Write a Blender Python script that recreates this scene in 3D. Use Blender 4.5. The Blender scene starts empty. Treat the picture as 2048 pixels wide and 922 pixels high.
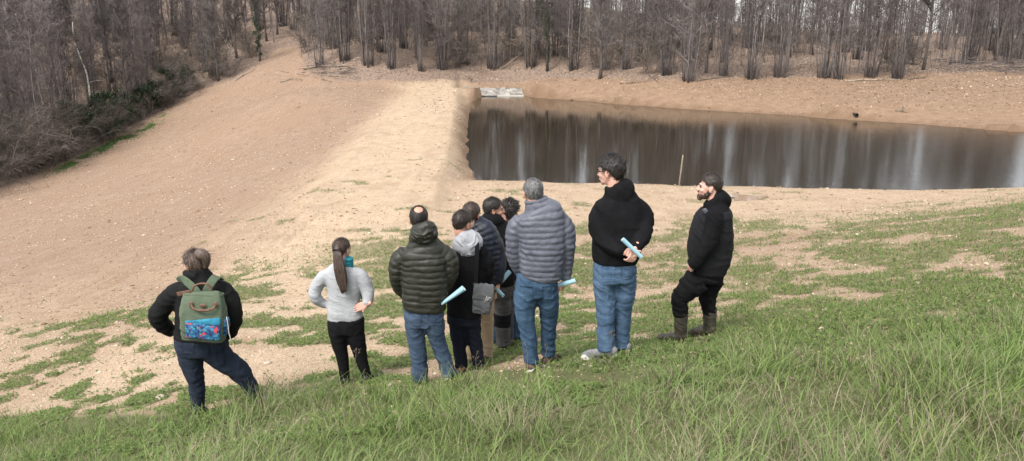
import bpy, bmesh, math, random
import numpy as np
from mathutils import Vector, Matrix, Euler

# ---------------------------------------------------------------- camera, sky, sun, exposure
scene = bpy.context.scene
COL = scene.collection
F_PX = 1547.0                      # focal length in pixels of the 2048 wide photograph
PITCH = math.radians(14.5)
CAM = np.array([0.0, 0.0, 6.0])    # six metres above the pond surface (z = 0)
cam_data = bpy.data.cameras.new("camera")
cam_data.sensor_width = 36.0
cam_data.lens = 36.0 * F_PX / 2048.0
cam_data.clip_start = 0.05
cam_data.clip_end = 3000.0
cam = bpy.data.objects.new("camera", cam_data)
cam.location = CAM
cam.rotation_euler = (math.pi / 2 - PITCH, 0, 0)
COL.objects.link(cam)
scene.camera = cam

SUN_EL, SUN_AZ = math.radians(52), math.radians(215)   # azimuth clockwise from +Y (view direction)
world = bpy.data.worlds.new("World")
scene.world = world
world.use_nodes = True
wn = world.node_tree
for n in list(wn.nodes):
    wn.nodes.remove(n)
sky = wn.nodes.new("ShaderNodeTexSky")
sky.sky_type = 'NISHITA'
sky.sun_disc = False
sky.sun_elevation = SUN_EL
sky.sun_rotation = SUN_AZ
sky.altitude = 150
sky.air_density = 1.0
sky.dust_density = 1.5
sky.ozone_density = 1.0
hs = wn.nodes.new("ShaderNodeHueSaturation")      # a high even cloud cover: the blue is washed out everywhere
hs.inputs["Saturation"].default_value = 0.22
bg = wn.nodes.new("ShaderNodeBackground")
bg.inputs["Strength"].default_value = 0.15
wo = wn.nodes.new("ShaderNodeOutputWorld")
wn.links.new(sky.outputs[0], hs.inputs["Color"])
wn.links.new(hs.outputs[0], bg.inputs["Color"])
wn.links.new(bg.outputs[0], wo.inputs["Surface"])

sun_data = bpy.data.lights.new("sun", 'SUN')
sun_data.energy = 1.5
sun_data.angle = math.radians(25)
sun_data.color = (1.0, 0.95, 0.88)
sun = bpy.data.objects.new("sun", sun_data)
sdir = Vector((math.sin(SUN_AZ) * math.cos(SUN_EL), math.cos(SUN_AZ) * math.cos(SUN_EL), math.sin(SUN_EL)))
sun.rotation_euler = (-sdir).to_track_quat('-Z', 'Y').to_euler()
sun.location = (0, -10, 40)
COL.objects.link(sun)

scene.view_settings.view_transform = 'Standard'
scene.view_settings.look = 'None'
scene.view_settings.gamma = 1.0
scene.view_settings.exposure = 1.32
scene.view_settings.use_curve_mapping = False
scene.cycles.max_bounces = 6
scene.cycles.diffuse_bounces = 3
scene.cycles.transparent_max_bounces = 6

# ---------------------------------------------------------------- pixel helpers
FW = np.array([0, math.cos(PITCH), -math.sin(PITCH)])
UP = np.array([0, math.sin(PITCH), math.cos(PITCH)])

def ray(u, v):
    return np.array([(u - 1024) / F_PX, 0, 0]) + (461 - v) / F_PX * UP + FW

def PX(u, v, d):                   # point of a pixel's ray at depth Y = d
    r = ray(u, v)
    return CAM + r * (d / r[1])

def PZ(u, v, z):                   # point of a pixel's ray at height z
    r = ray(u, v)
    return CAM + r * ((z - CAM[2]) / r[2])

def project(x, y, z):
    rx, ry, rz = x - CAM[0], y - CAM[1], z - CAM[2]
    dep = ry * FW[1] + rz * FW[2]
    dep = np.where(np.abs(dep) < 1e-3, 1e-3, dep)
    return 1024 + F_PX * rx / dep, 461 - F_PX * (ry * UP[1] + rz * UP[2]) / dep

# ---------------------------------------------------------------- noise
rng = np.random.default_rng(7)
_TAB = rng.random((256, 256))

def vnoise(x, y):
    x = np.asarray(x, float); y = np.asarray(y, float)
    xi = np.floor(x).astype(int); yi = np.floor(y).astype(int)
    fx = x - xi; fy = y - yi
    fx = fx * fx * (3 - 2 * fx); fy = fy * fy * (3 - 2 * fy)
    a = _TAB[xi & 255, yi & 255]; b = _TAB[(xi + 1) & 255, yi & 255]
    c = _TAB[xi & 255, (yi + 1) & 255]; d = _TAB[(xi + 1) & 255, (yi + 1) & 255]
    return (a * (1 - fx) + b * fx) * (1 - fy) + (c * (1 - fx) + d * fx) * fy

def fbm(x, y, o=4):
    s = 0.0; a = 0.5; t = 0.0
    for i in range(o):
        s = s + a * vnoise(x * 2 ** i + 17.3 * i, y * 2 ** i + 5.1 * i); t += a; a *= 0.5
    return s / t

def sstep(a, b, x):
    t = np.clip((x - a) / (b - a), 0, 1)
    return t * t * (3 - 2 * t)

# ---------------------------------------------------------------- materials
def new_mat(name):
    m = bpy.data.materials.new(name)
    m.use_nodes = True
    nt = m.node_tree
    for n in list(nt.nodes):
        nt.nodes.remove(n)
    out = nt.nodes.new("ShaderNodeOutputMaterial")
    b = nt.nodes.new("ShaderNodeBsdfPrincipled")
    nt.links.new(b.outputs[0], out.inputs[0])
    return m, nt, b

def node(nt, typ, **kw):
    n = nt.nodes.new(typ)
    for k, v in kw.items():
        if k in n.inputs:
            n.inputs[k].default_value = v
        else:
            setattr(n, k, v)
    return n

def mixc(nt, fac, a, b):
    n = nt.nodes.new("ShaderNodeMix"); n.data_type = 'RGBA'
    for s, val in ((n.inputs[0], fac), (n.inputs[6], a), (n.inputs[7], b)):
        if isinstance(val, bpy.types.NodeSocket):
            nt.links.new(val, s)
        elif isinstance(val, (int, float)):
            s.default_value = val
        else:
            s.default_value = (*val[:3], 1)
    return n.outputs[2]

def ramp(nt, src, p0, p1, c0=(0, 0, 0), c1=(1, 1, 1)):
    n = nt.nodes.new("ShaderNodeValToRGB")
    n.color_ramp.elements[0].position = p0; n.color_ramp.elements[0].color = (*c0, 1)
    n.color_ramp.elements[1].position = p1; n.color_ramp.elements[1].color = (*c1, 1)
    nt.links.new(src, n.inputs[0])
    return n.outputs[0]

def noise_tex(nt, scale, detail=3.0, vec=None, rough=0.55, dist=0.0):
    n = nt.nodes.new("ShaderNodeTexNoise")
    n.inputs["Scale"].default_value = scale
    n.inputs["Detail"].default_value = detail
    n.inputs["Roughness"].default_value = rough
    n.inputs["Distortion"].default_value = dist
    if vec is not None:
        nt.links.new(vec, n.inputs["Vector"])
    return n.outputs[0]

def coords(nt, kind="Object", scale=(1, 1, 1)):
    t = nt.nodes.new("ShaderNodeTexCoord")
    mp = nt.nodes.new("ShaderNodeMapping")
    mp.inputs["Scale"].default_value = scale
    nt.links.new(t.outputs[kind], mp.inputs[0])
    return mp.outputs[0]

def bump(nt, b, h, strength=0.5, dist=0.01):
    n = nt.nodes.new("ShaderNodeBump")
    n.inputs["Strength"].default_value = strength
    n.inputs["Distance"].default_value = dist
    nt.links.new(h, n.inputs["Height"])
    nt.links.new(n.outputs[0], b.inputs["Normal"])
    return n

def simple_mat(name, c0, c1=None, scale=20.0, rough=0.85, bstr=0.3, bdist=0.005, stretch=(1, 1, 1), spec=0.3, rand=False, detail=3.0):
    m, nt, b = new_mat(name)
    v = coords(nt, scale=stretch)
    n = noise_tex(nt, scale, detail, v)
    c1 = c1 if c1 is not None else tuple(min(1, x * 1.35) for x in c0)
    col = mixc(nt, ramp(nt, n, 0.3, 0.7), c0, c1)
    if rand:
        oi = nt.nodes.new("ShaderNodeObjectInfo")
        hsv = nt.nodes.new("ShaderNodeHueSaturation")
        mr = nt.nodes.new("ShaderNodeMapRange")
        mr.inputs[3].default_value = 0.55; mr.inputs[4].default_value = 1.40
        nt.links.new(oi.outputs["Random"], mr.inputs[0])
        nt.links.new(mr.outputs[0], hsv.inputs["Value"])
        nt.links.new(col, hsv.inputs["Color"])
        col = hsv.outputs[0]
    nt.links.new(col, b.inputs["Base Color"])
    b.inputs["Roughness"].default_value = rough
    b.inputs["Specular IOR Level"].default_value = spec
    if bstr:
        bump(nt, b, n, bstr, bdist)
    return m

def attr_mat(name, rough=0.7, spec=0.25, trans=0.0, hue_noise=0.0):
    # colour per blade / leaf / stone comes from the mesh's own 'tint' attribute
    m, nt, b = new_mat(name)
    a = nt.nodes.new("ShaderNodeAttribute"); a.attribute_name = "tint"
    nt.links.new(a.outputs["Color"], b.inputs["Base Color"])
    b.inputs["Roughness"].default_value = rough
    b.inputs["Specular IOR Level"].default_value = spec
    if trans:
        out = [n for n in nt.nodes if n.type == 'OUTPUT_MATERIAL'][0]
        tr = nt.nodes.new("ShaderNodeBsdfTranslucent")
        mx = nt.nodes.new("ShaderNodeMixShader"); mx.inputs[0].default_value = trans
        nt.links.new(a.outputs["Color"], tr.inputs["Color"])
        nt.links.new(b.outputs[0], mx.inputs[1]); nt.links.new(tr.outputs[0], mx.inputs[2])
        nt.links.new(mx.outputs[0], out.inputs[0])
    return m

# ---------------------------------------------------------------- mesh helpers
def np_mesh(name, verts, faces, tint=None, smooth=False):
    """verts (N,3); faces (M,k) of one size; tint (N,3) point colours"""
    me = bpy.data.meshes.new(name)
    verts = np.asarray(verts, np.float32); faces = np.asarray(faces, np.int32)
    k = faces.shape[1]
    me.vertices.add(len(verts)); me.vertices.foreach_set("co", verts.ravel())
    me.loops.add(faces.size); me.loops.foreach_set("vertex_index", faces.ravel())
    me.polygons.add(len(faces))
    me.polygons.foreach_set("loop_start", np.arange(0, faces.size, k, dtype=np.int32))
    me.polygons.foreach_set("loop_total", np.full(len(faces), k, np.int32))
    if smooth:
        me.polygons.foreach_set("use_smooth", np.ones(len(faces), bool))
    me.update(calc_edges=True)
    if tint is not None:
        at = me.attributes.new("tint", 'FLOAT_COLOR', 'POINT')
        at.data.foreach_set("color", np.c_[tint, np.ones(len(tint))].astype(np.float32).ravel())
    return me

def link(name, me, mat=None, parent=None):
    o = bpy.data.objects.new(name, me)
    if mat is not None and me is not None and len(me.materials) == 0:
        me.materials.append(mat)
    COL.objects.link(o)
    if parent is not None:
        o.parent = parent
    return o

def tag(o, label=None, cat=None, group=None, kind=None):
    if label: o["label"] = label
    if cat: o["category"] = cat
    if group: o["group"] = group
    if kind: o["kind"] = kind
    return o

class Tris:
    """collects tubes / quads into one vertex + polygon list"""
    def __init__(s): s.v = []; s.f = []; s.n = 0
    def add(s, v, f):
        s.v.extend(v); s.f.extend([tuple(i + s.n for i in q) for q in f]); s.n += len(v)
    def tube(s, pts, rad, sides=6, cap=True):
        pts = [Vector(p) for p in pts]
        v = []; f = []
        ref = Vector((0.3, 0.9, 0.1))
        for i, p in enumerate(pts):
            t = (pts[min(i + 1, len(pts) - 1)] - pts[max(i - 1, 0)])
            t = t.normalized() if t.length > 1e-9 else Vector((0, 0, 1))
            a = t.cross(ref)
            a = a.normalized() if a.length > 1e-3 else t.cross(Vector((1, 0, 0))).normalized()
            b = t.cross(a)
            r = rad[i] if hasattr(rad, '__len__') else rad
            for k in range(sides):
                w = 2 * math.pi * k / sides
                v.append(p + a * (math.cos(w) * r) + b * (math.sin(w) * r))
        for i in range(len(pts) - 1):
            for k in range(sides):
                f.append((i * sides + k, i * sides + (k + 1) % sides, (i + 1) * sides + (k + 1) % sides, (i + 1) * sides + k))
        if cap:
            f.append(tuple(range(sides - 1, -1, -1)))
            m = (len(pts) - 1) * sides
            f.append(tuple(range(m, m + sides)))
        s.add(v, f)
    def box(s, lo, hi):
        (x0, y0, z0), (x1, y1, z1) = lo, hi
        s.add([Vector(p) for p in ((x0,y0,z0),(x1,y0,z0),(x1,y1,z0),(x0,y1,z0),(x0,y0,z1),(x1,y0,z1),(x1,y1,z1),(x0,y1,z1))],
              [(0,3,2,1),(4,5,6,7),(0,1,5,4),(1,2,6,5),(2,3,7,6),(3,0,4,7)])
    def mesh(s, name, smooth=True):
        me = bpy.data.meshes.new(name)
        me.from_pydata([tuple(p) for p in s.v], [], s.f)
        if smooth:
            me.polygons.foreach_set("use_smooth", np.ones(len(me.polygons), bool))
        me.update()
        return me
# ---------------------------------------------------------------- terrain height field
ctrl = []
def c_px(u, v, z): ctrl.append(tuple(PZ(u, v, z)))
def c_w(x, y, z): ctrl.append((x, y, z))
# under and round the photographer, the brow the group stands on
for x, y, z in [(0, 0, 4.4), (-5, 0, 4.1), (6, 0, 4.7), (0, -8, 6.2), (-12, -4, 3.6), (14, -6, 7.2), (0, -30, 10), (-30, -20, 4), (40, -25, 12),
                (0, 3.4, 3.7), (2.4, 3.4, 3.95), (-2.4, 3.6, 3.4),
                (5.0, 7.6, 3.3), (9, 6, 4.2), (14, 10, 4.3), (-6.5, 7.5, 1.6), (-10, 5, 1.5), (-20, 0, 1.0), (-18, 9, -0.6), (-30, 15, -4.0)]:
    c_w(x, y, z)
# ground contact of every shoe
for u, v, d in [(396, 828, 6.84), (522, 812, 6.95), (690, 772, 7.62), (735, 763, 7.62), (840, 768, 6.96), (900, 757, 6.96), (923, 745, 7.36), (958, 737, 7.4),
                (975, 727, 7.8), (1005, 700, 8.35), (1030, 684, 8.65), (1064, 745, 6.59), (1092, 725, 6.75), (1205, 716, 6.6), (1245, 706, 6.75), (1350, 684, 7.5), (1419, 668, 7.7)]:
    ctrl.append(tuple(PX(u, v, d)))
# slope below the group, sandy bench and right hand field
for u, v, z in [(2048, 560, 3.05), (1700, 560, 2.35), (1400, 560, 1.75), (1100, 500, 1.05), (800, 520, 0.95), (585, 455, 0.55),
                (1470, 432, .55), (1250, 430, .5), (1000, 430, .55), (1700, 421, .75), (1900, 408, 1.1), (2040, 394, 1.55), (1300, 395, .45), (1100, 400, .5),
                (0, 640, .2), (0, 800, 1.25), (0, 520, -1.6), (250, 500, -.5), (420, 560, .4), (250, 640, 1.05), (420, 690, 1.55), (600, 640, 1.35), (640, 560, 1.05), (350, 440, -.9),
                (1680, 392, .45)]:
    c_px(u, v, z)
c_w(24, 18, 3.0); c_w(30, 26, 1.6); c_w(45, 20, 4); c_w(60, 30, 4)
# pond shore (z = 0), bed, and closing bank to the right of the frame
for u, v in [(1000, 364), (1100, 367), (1200, 369), (1400, 373), (1550, 376), (1700, 380), (1880, 383), (2048, 386),
             (1000, 190), (1100, 198), (1200, 205), (1300, 213), (1400, 220), (1500, 226), (1600, 232), (1700, 240), (1800, 247), (1920, 255), (2048, 264)]:
    c_px(u, v, 0.0)
for x, y in [(2, 34), (8, 35), (15, 33), (22, 34), (2, 45), (10, 45), (20, 44), (2, 60), (10, 58), (30, 38), (-1, 66), (-3, 34), (-4, 48), (-5, 62), (24, 38)]:
    c_w(x, y, -1.3)
for x, y, z in [(34, 31, .3), (44, 36, .6), (44, 44, 1.2), (50, 52, 3)]:
    c_w(x, y, z)
# far bank: small step, bench, then the wooded hill
for u, v, z in [(1200, 196, .5), (1600, 222, .55), (2048, 250, .6), (1400, 196, .75), (1700, 214, .8), (2048, 236, .85), (1100, 183, .6),
                (1000, 168, 1.1), (1100, 165, 1.3), (1300, 165, 1.6), (1500, 162, 1.8), (1750, 158, 2.0), (2048, 152, 2.3),
                (700, 158, 1.4), (900, 150, 1.7), (600, 185, .9), (600, 150, 1.6), (540, 112, 3.0), (585, 80, 4.8),
                (900, 100, 3.9), (700, 105, 3.8), (1100, 105, 3.7), (1300, 108, 3.6), (1500, 112, 3.5), (1750, 112, 3.4), (2048, 108, 3.4)]:
    c_px(u, v, z)
for x, y, z in [(-8, 112, 7.0), (10, 112, 6.4), (35, 105, 4.9), (60, 95, 4.6), (-30, 112, 6.2), (-10, 150, 12), (20, 150, 9), (60, 140, 5.3), (95, 120, 4.8),
                (-40, 150, 11), (-60, 220, 16), (0, 260, 15), (80, 260, 5), (150, 200, 3), (300, 500, 4), (0, 550, 12), (-300, 500, 18), (110, 60, 5), (200, 20, 8), (300, -100, 12)]:
    c_w(x, y, z)
# valley below the dam and the wood across it
for u, v, z in [(0, 382, -5.0), (130, 330, -4.6), (280, 258, -3.6), (400, 188, -.7), (470, 162, .8), (420, 225, -1.6), (300, 300, -3.6), (150, 370, -4.4), (500, 210, -.4)]:
    c_px(u, v, z)
for x, y, z in [(-48, 58, -3.0), (-50, 78, -1.2), (-42, 95, 2.0), (-70, 60, 2.5), (-75, 90, 4.5), (-110, 70, 9), (-60, 120, 8), (-60, 30, -5), (-45, 30, -6), (-90, 20, -2),
                (-200, 100, 18), (-300, 300, 20), (-200, -50, 2), (-300, -200, 6)]:
    c_w(x, y, z)
ctrl = np.array(ctrl)

def tps_fit(P):
    n = len(P)
    X = P[:, :2] / 50.0
    r2 = ((X[:, None] - X[None]) ** 2).sum(-1)
    K = 0.5 * r2 * np.log(r2 + 1e-12) + np.eye(n) * 2e-4
    Q = np.c_[np.ones(n), X]
    A = np.block([[K, Q], [Q.T, np.zeros((3, 3))]])
    return X, np.linalg.solve(A, np.r_[P[:, 2], 0, 0, 0])
_TX, _TW = tps_fit(ctrl)

DAM_A = PZ(742, 405, .7)[:2]; DAM_B = PZ(874, 173, .7)[:2]
DAM_HW = 2.1

SHORE_PX = [(952, 362), (944, 340), (936, 315), (931, 290), (931, 270), (934, 245), (940, 215), (952, 197), (975, 190), (1040, 192), (1100, 197), (1200, 205), (1300, 213), (1400, 220), (1500, 226), (1600, 232), (1700, 239), (1800, 246), (1920, 255), (2048, 264)]
SHORE_NEAR = [(2048, 386), (1880, 383), (1700, 380), (1550, 376), (1400, 373), (1200, 369), (1100, 367), (1000, 364)]
SHORE = np.array([PZ(u, v, 0)[:2] for u, v in SHORE_PX] + [(37, 43), (41, 38), (40, 33), (34, 30.2), (27, 29.6)] + [PZ(u, v, 0)[:2] for u, v in SHORE_NEAR])
def shore_sd(x, y):
    """signed distance to the pond outline, negative over the water"""
    n = len(SHORE); d2 = np.full(len(x), 1e9); inside = np.zeros(len(x), bool)
    for i in range(n):
        a, b = SHORE[i], SHORE[(i + 1) % n]; e = b - a
        t = np.clip(((x - a[0]) * e[0] + (y - a[1]) * e[1]) / (e @ e), 0, 1)
        d2 = np.minimum(d2, (x - a[0] - t * e[0]) ** 2 + (y - a[1] - t * e[1]) ** 2)
        cr = ((a[1] > y) != (b[1] > y)) & (x < e[0] * (y - a[1]) / (e[1] if abs(e[1]) > 1e-9 else 1e-9) + a[0])
        inside ^= cr
    return np.sqrt(d2) * np.where(inside, -1, 1)

def ground(x, y, detail=True):
    x = np.atleast_1d(np.asarray(x, float)); y = np.atleast_1d(np.asarray(y, float))
    out = np.empty(x.shape)
    xf, yf, of = x.ravel(), y.ravel(), out.ravel()
    for s in range(0, len(xf), 20000):
        a = xf[s:s + 20000] / 50.0; b = yf[s:s + 20000] / 50.0
        r2 = (a[:, None] - _TX[:, 0]) ** 2 + (b[:, None] - _TX[:, 1]) ** 2
        of[s:s + 20000] = (0.5 * r2 * np.log(r2 + 1e-12)) @ _TW[:-3] + _TW[-3] + _TW[-2] * a + _TW[-1] * b
    T = of
    d = DAM_B - DAM_A; L = np.hypot(*d); d = d / L
    rx, ry = xf - DAM_A[0], yf - DAM_A[1]
    t = np.clip(rx * d[0] + ry * d[1], 0, L)
    px, py = rx - t * d[0], ry - t * d[1]
    dist = np.hypot(px, py)
    side = px * d[1] - py * d[0]                       # > 0 on the pond side
    wob = 0.35 * (fbm(xf * .25, yf * .25, 2) - .5)
    e = np.maximum(dist - DAM_HW - wob, 0)
    D = 0.72 - np.where(side > 0, e / 1.45, e / 3.6)
    k = 0.35
    h = np.clip(0.5 + 0.5 * (D - T) / k, 0, 1)
    z = T * (1 - h) + D * h + k * h * (1 - h)
    if detail:
        near = sstep(40, 8, np.hypot(xf, yf))
        z = z + 0.10 * (fbm(xf * .5, yf * .5, 3) - .5) * sstep(5, 12, np.hypot(xf, yf)) + 0.05 * (fbm(xf * 2.2, yf * 2.2, 2) - .5)
        far = sstep(62, 72, yf - .25 * np.abs(xf - 5)) * sstep(300, 150, yf)
        z = z + far * 0.35 * (fbm(xf * .45, yf * .45, 3) - .5)
    sel = (xf > -14) & (xf < 52) & (yf > 22) & (yf < 84)
    if sel.any():
        sd = shore_sd(xf[sel], yf[sel]) + .55 * (fbm(xf[sel] * .6, yf[sel] * .6, 4) - .5)
        zs = z[sel]
        zs = np.where(sd < 0, np.minimum(zs, np.maximum(.42 * sd, -1.3)), np.maximum(zs, np.where(yf[sel] > 69, np.minimum(.34 * sd, .14 + .05 * sd) - 9 * sstep(9, 14, sd), np.minimum(.34 * sd, .10 + .06 * sd) - 9 * sstep(2, 6, sd))))
        xs_, ys_ = xf[sel], yf[sel]                     # seat of the stone spillway
        into = np.minimum(np.minimum(xs_ + 5.6, 2.2 - xs_), np.minimum(ys_ - 72.6, 78.6 - ys_))
        w_ = sstep(0, .7, into); zs = zs * (1 - w_) + np.minimum(zs, .14 + (ys_ - 73.7) * .093 - .16) * w_
        z = z.copy(); z[sel] = zs
    return z.reshape(x.shape)

def gz(x, y): return float(ground([x], [y])[0])

# ---- region masks, in ground coordinates (boundaries measured on the ground seen in the photograph)
def poly(u, pts):
    p = np.array(pts, float); return np.interp(u, p[:, 0], p[:, 1])
LONG_EDGE = [(-400, 835), (0, 832), (150, 826), (350, 822), (430, 815), (520, 785), (640, 770), (760, 768), (850, 765), (950, 745), (1100, 735), (1180, 715), (1300, 690), (1450, 662), (1600, 655), (1800, 640), (2048, 622), (2500, 590)]
FIELD_TOP = [(-400, 700), (0, 640), (200, 610), (420, 560), (500, 500), (585, 452), (700, 440), (900, 448), (1100, 440), (1300, 436), (1470, 434), (1700, 422), (1900, 408), (2048, 394), (2600, 360)]
def masks(x, y, z):
    u, v = project(x, y, z)
    nearfld = (y < 34)
    long_ = sstep(-14, 16, v - poly(u, LONG_EDGE) + 26 * (fbm(x * 1.1, y * 1.1, 2) - .5)) * (y < 14)
    long_ = np.where(y < 3.2, 1.0, long_)
    ins = sstep(-6, 22, v - poly(u, FIELD_TOP) + 50 * (fbm(x * .35 + 9, y * .35, 3) - .5)) * nearfld
    patch = .6 * fbm(x * .75 + 31, y * .75 + 3, 4) + .4 * fbm(x * 2.1 + 3, y * 2.1 + 13, 3)
    right = sstep(1150, 1500, u)
    mid = np.exp(-((u - 820) / 260.) ** 2) * np.exp(-((v - 520) / 75.) ** 2)
    dens = .485 - .03 * right - .07 * mid
    fine = fbm(x * 4.0, y * 4.0, 2)
    low = ins * sstep(dens - .03, dens + .09, patch + .42 * (fine - .5))
    bare = np.exp(-((u - 560) / 150.) ** 2 - ((v - 500) / 45.) ** 2)
    low = low * (1 - .9 * bare)
    # thin weeds on right hand field
    low = np.maximum(low, ins * right * .55 * sstep(.32, .52, patch + .4 * (fine - .5)))
    benchw = (1 - ins) * nearfld * (y > 16) * sstep(.69, .76, fbm(x * .9 + 70, y * 1.6, 3)) * .7
    low = np.maximum(low, benchw * (x > -9))
    # strip of fresh grass along the wood below the dam
    strip = np.exp(-((v - poly(u, [(-300, 470), (0, 384), (130, 333), (280, 262), (400, 192)])) / 9.) ** 2) * (x < -20) * (y > 40) * sstep(400, 300, u) * sstep(60, 150, u) * sstep(.15, .40, fbm(x * .5, y * .5, 3))
    # dead leaves under the trees
    edge = poly(u, [(0, 376), (130, 324), (280, 250), (400, 180), (470, 158), (540, 112), (575, 75), (578, 60)])
    lit_left = (u < 585) * sstep(6, -6, v - edge) * (y > 38)
    edge2 = poly(u, [(590, 70), (600, 110), (620, 150), (700, 163), (900, 164), (960, 166), (1100, 160), (1300, 160), (1500, 158), (1700, 152), (1900, 146), (2048, 140)])
    lit_far = (u >= 585) * sstep(7, -9, v - edge2 + 12 * (fbm(x * .3, y * .3, 2) - .5)) * (y > 55)
    lit_far = np.where((y > 100), 1.0, lit_far)
    lit = np.clip(np.maximum(lit_left, lit_far), 0, 1) * (y > 38)
    # pale compacted soil on the crest and the near bench
    d = DAM_B - DAM_A; L = np.hypot(*d); d = d / L
    t = np.clip((x - DAM_A[0]) * d[0] + (y - DAM_A[1]) * d[1], -14, L)
    dist = np.hypot(x - DAM_A[0] - t * d[0], y - DAM_A[1] - t * d[1])
    cream = sstep(5.0, 1.2, dist + 1.5 * (fbm(x * .5, y * .5, 3) - .5))
    bench = sstep(16, 21, y) * sstep(36, 30, y) * sstep(-11, -5, x) * .8
    nears = sstep(24, 12, y) * .55
    cream = np.clip(np.maximum(np.maximum(cream, bench), nears), 0, 1)
    cream = cream * (1 - lit)
    bank = sstep(40, 50, y) * sstep(-6, -2, x + .02 * (y - 60)) * (1 - lit)
    wet = np.zeros_like(x); sel = (x > -12) & (x < 48) & (y > 24) & (y < 82)
    if sel.any():
        sd = shore_sd(x[sel], y[sel]); wet[sel] = sstep(.9, .05, sd + .5 * (fbm(x[sel] * 1.1, y[sel] * 1.1, 2) - .5))
    low = low * (1 - wet)
    return dict(bank=bank, wet=wet, long=long_, low=low, strip=strip, lit=lit, cream=cream, u=u, v=v)

# ---- the ground sheet
NR, NC = 440, 390
q = np.linspace(0, 1, NR)
ys = -25 + 0 * q
yy = np.r_[np.linspace(-60, 1.5, 26)[:-1], 1.5 * np.exp(np.linspace(0, math.log(900 / 1.5), NR - 25))]
s_ = np.linspace(-1, 1, NC)
s_ = 0.55 * s_ + 0.45 * s_ ** 3 * 1.0 + 2.2 * np.sign(s_) * np.maximum(np.abs(s_) - .82, 0) ** 1.5 * 8
GX = s_[None, :] * (9 + 0.95 * np.abs(yy))[:, None]
GY = np.repeat(yy[:, None], NC, 1)
GZ = ground(GX, GY)
idx = np.arange(NR * NC).reshape(NR, NC)
faces = np.stack([idx[:-1, :-1], idx[:-1, 1:], idx[1:, 1:], idx[1:, :-1]], -1).reshape(-1, 4)
gme = np_mesh("ground", np.c_[GX.ravel(), GY.ravel(), GZ.ravel()], faces, smooth=True)
gm = masks(GX.ravel(), GY.ravel(), GZ.ravel())
for k in ("long", "low", "strip", "lit", "cream", "bank", "wet"):
    at = gme.attributes.new("m_" + k, 'FLOAT', 'POINT')
    at.data.foreach_set("value", np.asarray(gm[k], np.float32))

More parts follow.
